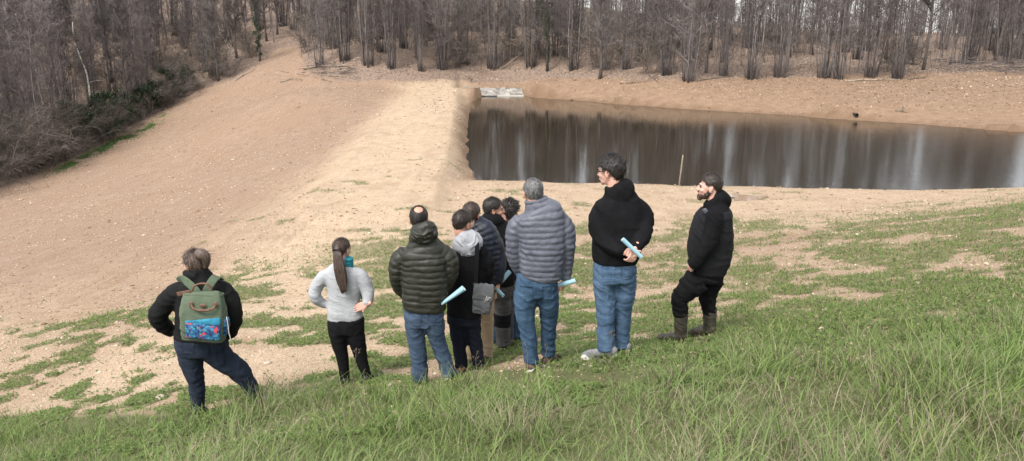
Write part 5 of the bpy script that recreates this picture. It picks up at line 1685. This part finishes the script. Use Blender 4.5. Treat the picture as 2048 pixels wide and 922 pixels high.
tr3 = trousers(P, [(848, 612, 40, .145), (848, 632, 41, .15), (848, 648, 40, .135)], ll, lr, J_MID, .008, 3)
for q in ([(818, 626), (842, 628), (840, 650), (822, 650)], [(856, 628), (878, 626), (876, 649), (858, 650)]): patch(P, tr3, q, "back_pocket", J_MID)
shoe(P, *foot_at(P, 840, 762, 0, -12), mat=M_RUBBER); shoe(P, *foot_at(P, 898, 753, 0, 20), mat=M_SHOEG, sole=M_SOLE)

# ---- man in black jacket with grey hood
P = Person("man in black jacket over a light grey hood, dark jeans, shoulder bag", 7.36, (940, 741))
to = [(928, 629, 36, .15), (930, 600, 36.5, .15), (934, 560, 38.5, .15), (938, 525, 40, .15), (940, 503, 36, .13), (936, 486, 26, .10), (932, 474, 19, .08)]
ar = [[(908, 505, 16), (904, 532, 16.5), (906, 560, 14.5, None, .06), (914, 580, 12, None, .14)],
      [(964, 503, 16), (972, 527, 17), (971, 555, 15, None, .04), (964, 574, 13, None, .10), (958, 582, 11, None, .14)]]
ll = [(914, 640, 17.5, .11), (916, 668, 15.5, .085), (919, 698, 13.8), (922, 722, 13.2), (922, 734, 13.4)]
lr = [(944, 640, 17.5, .11), (948, 668, 15.8, .085), (953, 698, 14), (956, 718, 13), (957, 728, 13)]
build_head(P, P.P(925, 446, .0), 38, -5, .96, neck_to=P.P(930, 482))
build_hair(P, H_DARK, vol=.010, front=.055, temple=.012, side=.002, nape=-.068, amp=.005, strands=300, slen=.035, wild=.25, seed=4)
T = Tris(); M4 = P.HM
for sg in (-1, 1):
    loft(T, [(M4 @ Vector((sg * .079, -.01, .006)), .0022, .0022), (M4 @ Vector((sg * .074, .05, .008)), .0022, .0022), (M4 @ Vector((sg * .062, .095, .006)), .0022, .0022)], 6)
    for k in range(12):
        a0, a1 = k * .5236, (k + 1) * .5236
        f_ = lambda a: M4 @ Vector((sg * .032 + .023 * math.cos(a), .106, .0 + .019 * math.sin(a)))
        loft(T, [(f_(a0), .0018, .0018), (f_(a1), .0018, .0018)], 5)
P.add("glasses", T.mesh("glasses"), M_METAL)
build_hand(P, P.P(958, 582, .15), (-.6, .8, 0), (0, -.3, 1), -1, (.6, .8, .6))
build_hand(P, P.P(914, 580, .15), (.6, .8, 0), (0, -.3, 1), 1, (.6, .8, .6))
std_body(P, to, ar, [ll, lr])
jacket(P, to, ar, C_BLACK, amp=.005, seed=4)
T = Tris(); P.tube(T, [(930, 468, 19, .08, .0), (932, 478, 28, .105, -.03), (933, 492, 30, .10, -.065), (934, 503, 22, .075, -.095), (934, 510, 11, .04, -.11)])
P.tube(T, [(945, 468, 9, .03, .07), (955, 478, 9, .03, .06), (960, 490, 7, .03, .05)])
me = remesh(T, .008, 3); wrinkle(me, .011, 16, 14, 7); P.add("hood", me, C_HOODG)
trousers(P, [(928, 615, 34, .135), (928, 632, 34.5, .14), (928, 645, 34, .125)], ll, lr, J_NAVY, .006, 4)
shoe(P, *foot_at(P, 922, 741, 0, -8), mat=simple_mat("tan_shoe", (.16, .075, .04), (.23, .12, .07), 30, .7, .2), sole=M_RUBBER); shoe(P, *foot_at(P, 957, 733, 0.03, 10), mat=M_BROWN)

# shoulder bag
SB = Person("x", 7.36, (965, 627)); sb = SB.root; sb.name = "shoulder_bag"
tag(sb, "small grey shoulder bag on a black strap at the grey-hooded man's hip", "bag"); del sb["group"]
SB.o = SB.P(965, 627, -.12); sb.location = SB.o
M_BAG = cloth("grey_nylon_bag", (.075, .078, .082), (.115, .118, .123), 60, .7, .2, .002)
T = Tris(); SB.tube(T, [(962, 626, 17, .035, -.15), (964, 605, 19, .045, -.16), (967, 582, 19, .04, -.16), (968, 569, 18, .025, -.155)], exp=6, sides=30); me = remesh(T, .007, 2); wrinkle(me, .008, 14, 10, 5); bg_ = SB.add("bag_body", me, M_BAG)
T = Tris(); SB.tube(T, [(964, 600, 20, .012, -.203), (967, 584, 20.5, .012, -.207), (968.5, 570, 19.5, .02, -.185)], exp=6, sides=24); me = remesh(T, .006, 2); wrinkle(me, .004, 14, 10, 6); SB.add("flap", me, M_BAG)
T = Tris(); SB.tube(T, [(951, 572, 4.3, .004, -.165), (952.5, 545, 4.3, .004, -.165), (954, 515, 4.3, .004, -.165), (954, 490, 4.3, .004, -.135), (951, 474, 4.3, .004, -.06), (948, 470, 4.3, .004, .03)], exp=5); SB.add("strap", T.mesh("strap"), C_TROUS)
T = Tris(); SB.tube(T, [(951, 566, 5, .006, -.172), (951, 574, 5, .006, -.175)], exp=6); SB.add("strap_buckle", T.mesh("strap_buckle"), M_RUBBER)
T = Tris()                                            # small white script mark on the flap
scr = [(969, 604), (972, 597), (973.5, 592), (973.5, 598), (973.5, 602), (975, 600), (976, 594), (976.5, 600), (978, 598), (979, 594), (980, 597), (981.5, 595)]
loft(T, [(SB.P(u, v, -.222), .0016, .0016) for u, v in scr], 5, step=.004); SB.add("script_mark", T.mesh("script_mark"), M_SOLE)

# ---- man in the navy puffer
P = Person("brown-haired man in navy quilted jacket and tan trousers, half hidden", 7.8, (960, 727))
to = [(962, 578, 35, .15), (964, 545, 37, .16), (966, 510, 38, .155), (964, 478, 37, .14), (959, 460, 31, .12), (952, 448, 21, .085), (948, 441, 19, .08)]
ar = [[(932, 472, 15), (926, 505, 15), (928, 545, 13, None, .06), (938, 565, 10, None, .14)],
      [(984, 470, 15.5), (991, 488, 16.5), (996, 512, 16), (998, 536, 14.5, None, -.03), (997, 556, 11, None, -.05), (996, 566, 9, None, -.06)]]
ll = [(945, 590, 18, .115), (943, 625, 15, .09), (943, 660, 12.5), (943, 695, 11.5), (943, 716, 12)]
lr = [(972, 590, 18, .115), (974, 625, 15, .09), (975, 660, 12.5), (975, 695, 11.5), (975, 717, 12)]
build_head(P, P.P(943, 429, .0), 20, -6, .96, neck_to=P.P(948, 455))
build_hair(P, H_BROWN, vol=.011, front=.058, temple=.012, side=.0, nape=-.065, amp=.006, strands=300, slen=.035, wild=.3, seed=5)
build_hand(P, P.P(996, 566, -.06), (-.10, -.05, -1), (.9, -.4, 0), 1, (1.25, 1.45, .9), .9)
std_body(P, to, ar, [ll, lr])
jacket(P, to, ar, C_NAVY, mod=quilt(.050, .010, 7), amp=.003, voxel=.0085, seed=5, smooth=1)
trousers(P, [(960, 568, 34, .135), (960, 585, 35, .14), (960, 596, 34, .125)], ll, lr, C_TAN, .006, 5)
shoe(P, *foot_at(P, 943, 724, 0, -5), mat=M_BROWN); shoe(P, *foot_at(P, 975, 724, 0, 10), mat=M_BROWN)

# ---- man with hand on chin
P = Person("man in black hoodie and grey work trousers, profile to the right, hand at chin", 8.35, (1003, 698))
to = [(996, 568, 33, .145), (997, 530, 35, .15), (997, 495, 36, .145), (995, 468, 33, .13), (990, 450, 25, .10), (987, 440, 18, .08)]
ar = [[(974, 467, 14), (968, 500, 14), (972, 540, 12, None, .05), (982, 560, 10, None, .1)],
      [(1012, 466, 13, None, .03), (1020, 488, 13, None, .08), (1023, 502, 12, None, .12), (1015, 472, 10, None, .10), (1008, 446, 8.5, None, .03)]]
ll = [(1012, 588, 16, .11, .12), (1014, 625, 14, .09, .16), (1015, 655, 13, None, .18), (1015, 682, 12, None, .2)]
lr = [(1004, 588, 18.5, .115), (1005, 620, 17, .09), (1005, 650, 15.5), (1006, 676, 14.5), (1006, 690, 14.5)]
build_head(P, P.P(987, 418, .0), 82, -4, .98, neck_to=P.P(986, 448), nose=1.15)
build_hair(P, H_BLACK, vol=.011, front=.060, temple=.005, side=.004, nape=-.055, amp=.006, strands=320, slen=.035, wild=.35, seed=6)
build_hand(P, P.P(1010, 446, .0), (-.35, -.1, 1), (.9, -.5, .3), 1, (1.0, 1.2, .8), .8)
std_body(P, to, ar, [ll, lr])
jacket(P, to, ar, C_BLACK, name="hoodie", amp=.006, seed=6, extra=[[(984, 428, 17, .075, 0), (984, 437, 24, .1, -.02), (985, 448, 24, .09, -.05), (986, 456, 14, .05, -.07)]])
trousers(P, [(999, 560, 32, .13), (1000, 578, 33, .135), (1001, 592, 32, .12)], ll, lr, C_WORK, .006, 6)
T = Tris(); P.tube(T, [(1005, 626, 17.8, .098), (1005, 640, 17.4, .094), (1005.5, 652, 16.4, .09)]); me = remesh(T, .010, 2); wrinkle(me, .004, 17, 7, 6); P.add("knee_panel", me, C_TROUS)
shoe(P, *foot_at(P, 1006, 697, 0, 40), mat=M_BROWN); shoe(P, *foot_at(P, 1015, 690, .2, 40), mat=M_BROWN)

# ---- curly haired person hidden behind
P = Person("curly dark-haired person in jeans, almost hidden behind the grey puffer man", 8.65, (1010, 686))
to = [(1012, 568, 30, .14), (1013, 530, 32, .145), (1014, 495, 33, .14), (1014, 468, 30, .125), (1016, 452, 21, .09), (1018, 443, 16, .075)]
ar = [[(992, 470, 13), (988, 505, 13), (992, 545, 11, None, .05)], [(1036, 470, 13), (1040, 505, 13), (1034, 545, 11, None, .05)]]
ll = [(1000, 585, 17, .11), (994, 620, 14), (990, 650, 12.5), (988, 680, 11.5)]
lr = [(1026, 585, 17, .11), (1029, 620, 14.5), (1030, 650, 13), (1030, 674, 12)]
build_head(P, P.P(1020, 424, .0), 40, -3, .97, neck_to=P.P(1018, 450))
build_hair(P, hair_mat("curly_hair", (.016, .013, .012), (.06, .05, .045)), vol=.022, front=.055, temple=.0, side=-.02, nape=-.07, amp=.022, freq=60, strands=900, slen=.03, curl=1.6, wild=1.3, seed=7)
std_body(P, to, ar, [ll, lr])
jacket(P, to, ar, C_BLACK2, amp=.005, seed=7)
trousers(P, [(1013, 560, 30, .13), (1013, 578, 31, .13), (1013, 592, 30, .12)], ll, lr, J_BLUE, .006, 7)
shoe(P, *foot_at(P, 988, 686, 0, 20), mat=M_RUBBER); shoe(P, *foot_at(P, 1030, 682, 0, 50), mat=M_RUBBER)

# ---- man in the grey puffer
P = Person("grey-haired man in slate grey quilted jacket and blue jeans", 6.59, (1078, 735))
to = [(1082, 557, 38, .155), (1083, 545, 42, .165), (1084, 520, 45, .17), (1085, 480, 48, .17), (1083, 450, 50, .155), (1082, 432, 48, .14), (1080, 421, 43, .125), (1077, 413, 33, .11), (1074, 407, 25, .095), (1072, 398, 23, .088)]
ar = [[(1040, 437, 18), (1031, 457, 19), (1029, 486, 18), (1031, 512, 17, None, .03), (1037, 533, 15, None, .07), (1045, 545, 13, None, .11)],
      [(1121, 432, 18), (1131, 457, 19), (1134, 486, 18), (1133, 515, 16, None, .02), (1131, 543, 13.5, None, .03), (1129, 559, 12, None, .03)]]
ll = [(1053, 585, 25, .13), (1050, 610, 22.5, .105), (1051, 635, 20), (1057, 670, 17), (1061, 700, 15.2), (1062, 724, 15.5)]
lr = [(1096, 582, 23, .13), (1096, 605, 20, .105, .03), (1097, 630, 18, None, .07), (1097, 665, 15.5, None, .12), (1096, 690, 14, None, .15), (1096, 708, 14, None, .16)]
build_head(P, P.P(1066, 386, .02), -14, -5, 1.0, neck_to=P.P(1072, 412))
build_hair(P, H_GREY, vol=.006, front=.062, temple=.015, side=.003, nape=-.062, amp=.004, strands=360, slen=.022, wild=.3, seed=8)
build_hand(P, P.P(1128, 561, .03), (-.25, -.15, -.9), (.9, -.4, 0), 1, (1.2, 1.4, .9), .9)
std_body(P, to, ar, [ll, lr])
jacket(P, to, ar, C_GREYN, mod=quilt(.051, .012, 11), armmod=quilt(.051, .010, 13), amp=.004, voxel=.0078, seed=8, smooth=1)
tr8 = trousers(P, [(1075, 550, 41, .145), (1074, 568, 43, .155), (1075, 588, 42, .135)], ll, lr, J_BLUE, .008, 8)
for q in ([(1040, 572), (1066, 574), (1064, 598), (1053, 603), ], [(1084, 573), (1108, 571), (1106, 597), (1087, 598)]):
    patch(P, tr8, q, "back_pocket", J_BLUE)
shoe(P, *foot_at(P, 1062, 740, 0, 10, .29), w=.052, mat=M_BROWN, sole=M_SOLE); shoe(P, *foot_at(P, 1096, 722, .16, 35, .28), w=.052, mat=M_BROWN, sole=M_SOLE)

# ---- tall man in the black hoodie
P = Person("tall man in black hoodie and light jeans holding a roll behind his back", 6.63, (1225, 712), SKIN_F)
to = [(1230, 523, 44, .165), (1231, 511, 47, .17), (1236, 470, 52, .18), (1238, 432, 50, .165), (1238, 413, 49, .145), (1238, 402, 45, .13), (1237, 393, 36, .115), (1233, 381, 25, .095), (1228, 369, 20, .085)]
ar = [[(1206, 412, 20, None, .02), (1199, 432, 20), (1198, 460, 19, None, -.06), (1210, 481, 17.5, None, -.13), (1232, 497, 15, None, -.20), (1249, 504, 11.5, None, -.235)],
      [(1276, 406, 19), (1288, 427, 19), (1290, 450, 18, None, -.04), (1286, 470, 16.5, None, -.11), (1277, 487, 14, None, -.18), (1268, 497, 11.5, None, -.225)]]
ll = [(1208, 560, 24, .125), (1209, 590, 22, .105), (1212, 615, 20, .095), (1211, 650, 18.2, .085), (1212, 682, 18.5, .085), (1213, 698, 19.5, .09)]
lr = [(1250, 560, 22.5, .125, .02), (1249, 590, 20.5, .105, .04), (1247, 612, 19, .095, .06), (1244, 650, 17.5, .085, .10), (1242, 680, 17, .085, .12), (1242, 694, 17.5, .09, .12)]
build_head(P, P.P(1222, 342, .0), -56, -5, 1.03, neck_to=P.P(1228, 380), nose=1.0)
build_hair(P, H_BLACK, vol=.016, front=.066, temple=.010, side=-.004, nape=-.075, amp=.010, strands=520, slen=.04, wild=.7, seed=9, top=.004)
T = Tris(); M9 = P.HM
for sg in (-1, 1):
    loft(T, [(M9 @ Vector((sg * .080, -.012, .004)), .0028, .0028), (M9 @ Vector((sg * .075, .05, .006)), .0028, .0028), (M9 @ Vector((sg * .060, .100, .004)), .0028, .0028)], 6)
    for k in range(12):
        f_ = lambda a: M9 @ Vector((sg * .033 + .025 * math.cos(a), .110, -.002 + .020 * math.sin(a)))
        loft(T, [(f_(k * .5236), .0026, .0026), (f_((k + 1) * .5236), .0026, .0026)], 5)
P.add("glasses", T.mesh("glasses"), M_RUBBER)
build_hand(P, P.P(1252, 505, -.245), (.85, -.15, .05), (-.1, -.85, .4), -1, (.55, .8, .5), .7)
build_hand(P, P.P(1271, 498, -.24), (-.35, -.35, -.8), (.45, -.85, .1), 1, (.7, .95, .6), .7)
std_body(P, to, ar, [ll, lr])
jacket(P, to, ar, C_BLACK, name="hoodie", amp=.007, seed=9, extra=[[(1234, 367, 18, .08, .0), (1240, 375, 26, .10, -.02), (1245, 385, 27, .09, -.06), (1250, 395, 20, .055, -.09), (1253, 402, 9, .03, -.11)]])
tr9 = trousers(P, [(1229, 518, 42, .15), (1229, 542, 43, .155), (1230, 562, 42, .14)], ll, lr, J_LIGHT, .008, 9)
for q in ([(1204, 531), (1230, 532), (1228, 558), (1207, 558)], [(1242, 532), (1264, 531), (1262, 556), (1244, 558)]): patch(P, tr9, q, "back_pocket", J_LIGHT)
shoe(P, *foot_at(P, 1213, 710, -.02, -72, .32, .09), w=.052, mat=M_SHOEG, sole=M_SOLE, sole_h=.032); shoe(P, *foot_at(P, 1242, 702, .12, -55, .30, .09), w=.052, mat=M_SHOEG, sole=M_SOLE, sole_h=.032)

# ---- bearded man in boots
P = Person("bearded man in black vest, black trousers and muddy rubber boots, facing left", 7.57, (1385, 678), SKIN_F)
to = [(1416, 546, 33, .165), (1419, 520, 41, .185), (1420, 490, 44.5, .195), (1424, 455, 41, .205), (1430, 427, 34, .19), (1430, 410, 23, .13), (1427, 400, 19, .09)]
ar = [[(1428, 424, 17, None, -.15), (1427, 442, 18, None, -.19), (1422, 470, 17, None, -.215), (1414, 492, 16, None, -.21), (1399, 516, 14, None, -.19), (1385, 533, 12, None, -.165)],
      [(1424, 424, 17, None, .15), (1416, 450, 17, None, .19), (1406, 478, 16, None, .21), (1394, 508, 13, None, .19), (1384, 530, 12, None, .16)]]
ll = [(1396, 560, 30, .115, -.06), (1377, 578, 24, .10, -.07), (1361, 594, 17.5, .085, -.07), (1360, 612, 15.5, None, -.06), (1361, 630, 13.5, None, -.06)]
lr = [(1422, 560, 26, .115, .09), (1417, 582, 21, .10, .11), (1415, 598, 18.5, .09, .12), (1418, 614, 15.5, None, .13), (1419, 628, 13.5, None, .13)]
build_head(P, P.P(1420, 374, .0), -80, 2, 1.0, neck_to=P.P(1428, 408), nose=1.05, brows=H_BEARD)
build_hair(P, H_DARK, vol=.010, front=.060, temple=.018, side=.016, nape=-.050, amp=.004, strands=300, slen=.025, wild=.3, seed=10, top=.012)
T = Tris(); M10 = P.HM                                # beard: jaw sleeve, chin, moustache
for c_, r_ in (((0, .050, -.082), (.056, .055, .034)), ((0, .082, -.100), (.032, .030, .032)), ((.046, .022, -.058), (.022, .032, .040)), ((-.046, .022, -.058), (.022, .032, .040)), ((.055, .0, -.028), (.018, .016, .034)), ((-.055, .0, -.028), (.018, .016, .034)), ((0, .096, -.051), (.030, .014, .007))):
    ellipsoid(T, c_, r_, M10)
me = remesh(T, .006, 2); wrinkle(me, .006, 60, 60, 3); P.add("beard", me, H_BEARD)
build_hand(P, P.P(1387, 532, -.12), (-.35, .7, -.7), (-.4, -.8, .3), 1, (.3, .4, .3), s=.85)
std_body(P, to, ar, [ll, lr])
jacket(P, [(a, b, c * .94, d * .92, *e) for a, b, c, d, *e in to], ar, C_BLACK, name="hoodie", amp=.006, seed=10,
       extra=[[(1426, 396, 19, .095, .0), (1440, 397, 19, .10, .0), (1452, 402, 12, .075, .0), (1456, 412, 6, .04, .0)], [(1428, 408, 21, .10), (1425, 399, 20, .095), (1423, 396, 18, .088)]])
vst = jacket(P, to[:-2] + [(1431, 416, 27, .15)], [], C_VEST, name="vest", amp=.006, seed=11)
T = Tris(); P.tube(T, [(1408, 424, 6, .012, -.15), (1414, 420, 5, .012, -.155)], exp=4); P.add("reflective_patch", T.mesh("reflective_patch"), C_GREYN)
trousers(P, [(1415, 530, 33, .155), (1412, 545, 34, .16), (1408, 560, 34, .15)], ll, lr, C_TROUS, .010, 10)
for rows, fa, nm in (([(1362, 620, 14, .068, -.06), (1362, 624, 14.4, .07, -.06), (1362, 645, 13.5, .066, -.06), (1361, 662, 13, .062, -.06), (1360, 672, 13.5, .06, -.06)], (1360, 684, -.06, -82), "boot"),
                     ([(1419, 617, 14, .068, .13), (1419, 621, 14.4, .07, .13), (1419, 640, 13.5, .066, .13), (1419, 655, 13, .062, .13), (1419, 664, 13, .06, .13)], (1419, 668, .13, -60), "boot")):
    T = Tris(); P.tube(T, rows); h, t = foot_at(P, *fa, L=.30, back=.06)
    d = (t - h).normalized(); z = Vector((0, 0, 1))
    loft(T, [(h + d * (.30 * k) + z * (.018 + hh * .5), w_, hh * .5) for k, w_, hh in ((.02, .036, .10), (.2, .044, .13), (.45, .044, .10), (.72, .050, .075), (.92, .040, .062), (1.0, .02, .04))], 14, exp=2.3)
    me = remesh(T, .008, 3); wrinkle(me, .005, 20, 5, 3); bo = P.add(nm, me, M_BOOT)
    T = Tris(); loft(T, [(h + d * (.30 * k) + z * .008, w_, .014) for k, w_ in ((0, .03), (.15, .044), (.45, .043), (.72, .053), (.92, .044), (1.01, .022))], 14, exp=5)
    P.add("sole", T.mesh("sole"), M_RUBBER, bo)

# ---- rolled papers
paper_roll(PX(928, 576, 6.88), PX(883, 608, 6.86), .031, .014, "pale blue paper roll sticking out beside the olive jacket")
paper_roll(PX(1019, 543, 8.02), PX(1000, 566, 7.92), .027, .022, "blue paper roll beside the black hoodie, above the navy man's fist")
paper_roll(PX(988, 573, 7.73), PX(1007, 592, 7.66), .021, .020, "blue paper roll held in the navy jacketed man's fist")
paper_roll(PX(1117, 570, 6.58), PX(1151, 561, 6.56), .021, .023, "blue paper roll in the right hand of the slate jacketed man")
paper_roll(PX(1245, 478, 6.32), PX(1283, 514, 6.32), .020, .018, "thin blue paper roll held behind the tall man's back")
# ---------------------------------------------------------------- pond furniture
M_STAKE = simple_mat("weathered_stake", (.20, .165, .115), (.32, .27, .20), 18, .9, .4, .01, stretch=(1, 1, .2))
b0 = PZ(1358, 370, .02); t0 = PX(1366, 310, b0[1])
root = bpy.data.objects.new("wooden_stake", None); COL.objects.link(root); root.location = b0
tag(root, "thin bare wooden stake leaning at the water's near edge", "stake")
T = Tris(); a = Vector((0, 0, -.35)); bb = Vector(t0 - b0)
T.tube([a, bb * .25, bb * .5 + Vector((.01, 0, 0)), bb * .75, bb], [.032, .031, .029, .028, .025], 8)
link("pole", T.mesh("pole"), M_STAKE, root)
for t in (.45, .62, .83):
    T = Tris(); q = bb * t; T.tube([q, q + bb.normalized() * .035], [.037, .037], 8); link("mark", T.mesh("mark"), M_STAKE, root)
# drain pipe in the far bank
pp = hit(1711, 231)
root = bpy.data.objects.new("drain_pipe", None); COL.objects.link(root); root.location = pp
tag(root, "short black drain pipe poking from the far bank at the waterline", "pipe")
def ring_tube(name, r0, r1, y0, y1, mat, n=20):
    v = []; f = []
    for r, y in ((r0, y0), (r0, y1), (r1, y1), (r1, y0)):
        for k in range(n): v.append((math.cos(6.2832 * k / n) * r, y, math.sin(6.2832 * k / n) * r + .04))
    for s in range(4):
        for k in range(n): f.append((s * n + k, s * n + (k + 1) % n, ((s + 1) % 4) * n + (k + 1) % n, ((s + 1) % 4) * n + k))
    me = bpy.data.meshes.new(name); me.from_pydata(v, [], f); me.update(); return me
link("pipe_wall", ring_tube("pipe_wall", .125, .105, -.22, .9, None), M_RUBBER, root)
link("collar", ring_tube("collar", .14, .125, -.18, -.13, None), M_RUBBER, root)
# stone spillway at the far end of the dam
root = bpy.data.objects.new("stone_spillway", None); COL.objects.link(root)
c = hit(990, 181); root.location = c
tag(root, "pale stone-lined spillway at the far end of the dam crest", "spillway")
M_SLAB = simple_mat("pale_limestone", (.20, .185, .165), (.33, .305, .275), 6, .9, .5, .03, rand=True)
M_MORT = simple_mat("spillway_mortar", (.30, .27, .23), (.42, .38, .33), 8, .95, .4)
Q = [np.array(k) for k in ((-4.9, 77.8, .52), (-3.5, 73.7, .14), (1.1, 73.7, .12), (.9, 77.8, .48))]
c = np.array([-1.2, 75.6, .1]); root.location = c
T = Tris(); NXX, NYY = 11, 5
def sp(s, t):
    p = (Q[0] * (1 - s) + Q[3] * s) * (1 - t) + (Q[1] * (1 - s) + Q[2] * s) * t
    p = p - c; p[2] -= .05 * math.sin(math.pi * min(max(s, 0), 1))       # dished towards the middle
    return Vector(p)
top_ = [sp(i / 12, j / 6) for j in range(7) for i in range(13)]
T.add(top_ + [p + Vector((0, 0, -.6)) for p in top_], [(j * 13 + i, j * 13 + i + 1, (j + 1) * 13 + i + 1, (j + 1) * 13 + i) for j in range(6) for i in range(12)] + [(78 + i, 79 + i, 170 + i, 169 + i) for i in range(12)])
link("mortar_bed", T.mesh("mortar_bed"), M_MORT, root)
rq = random.Random(4)
for j in range(NYY):
    for i in range(NXX):
        s0, s1 = (i + .08) / NXX, (i + .92) / NXX; t0_, t1_ = (j + .1) / NYY, (j + .9) / NYY
        o_ = lambda: rq.uniform(-.012, .012)
        cs = [sp(s0 + o_(), t0_ + o_()), sp(s1 + o_(), t0_ + o_()), sp(s1 + o_(), t1_ + o_()), sp(s0 + o_(), t1_ + o_())]
        h = rq.uniform(.03, .10); ctr = sum(cs, Vector()) / 4; tl = Vector((rq.uniform(-.1, .1), rq.uniform(-.1, .1), 0))
        top = [p.lerp(ctr, .14) + Vector((0, 0, h + tl.dot(p - ctr))) for p in cs]
        me = bpy.data.meshes.new("stone"); me.from_pydata(cs + top, [], [(4, 5, 6, 7), (0, 1, 5, 4), (1, 2, 6, 5), (2, 3, 7, 6), (3, 0, 4, 7)]); me.update()
        link("stone", me, M_SLAB, root)
T = Tris(); T.tube([sp(-.28, -.12) + Vector((0, 0, .16)), sp(-.10, .2) + Vector((0, 0, .05)), sp(-.04, .6), sp(-.02, 1.0), sp(.2, 1.04), sp(.45, 1.04)], [.10, .12, .13, .13, .12, .09], 8)
link("kerb", T.mesh("kerb"), M_SLAB, root)
# puddle on the near bench and small plank by the water
pc = hit(1492, 396)
me = bpy.data.meshes.new("puddle"); rp = random.Random(2); vs = []
for k in range(40):
    a = 2 * math.pi * k / 40; r = 1 + .25 * math.sin(3 * a + 1) + .12 * math.sin(7 * a)
    vs.append((math.cos(a) * .62 * r, math.sin(a) * .55 * r, 0))
zz = max(gz(pc[0] + v[0] * .6, pc[1] + v[1] * .6) for v in vs)
me.from_pydata(vs, [], [tuple(range(40))]); me.update()
m, nt, b = new_mat("puddle_water"); b.inputs["Base Color"].default_value = (.28, .19, .12, 1); b.inputs["Roughness"].default_value = .04; b.inputs["IOR"].default_value = 1.333
o = link("puddle", me, m); o.location = (pc[0], pc[1], zz + .004); tag(o, kind="structure")
pk_ = hit(1382, 370)
T = Tris(); T.box((-.24, -.06, 0), (.24, .06, .03)); o = link("plank", T.mesh("plank", False), M_STAKE); o.location = (pk_[0], pk_[1], pk_[2] + .01); o.rotation_euler = (0, .03, .2)
tag(o, "short pale plank lying at the water's edge right of the stake", "plank")
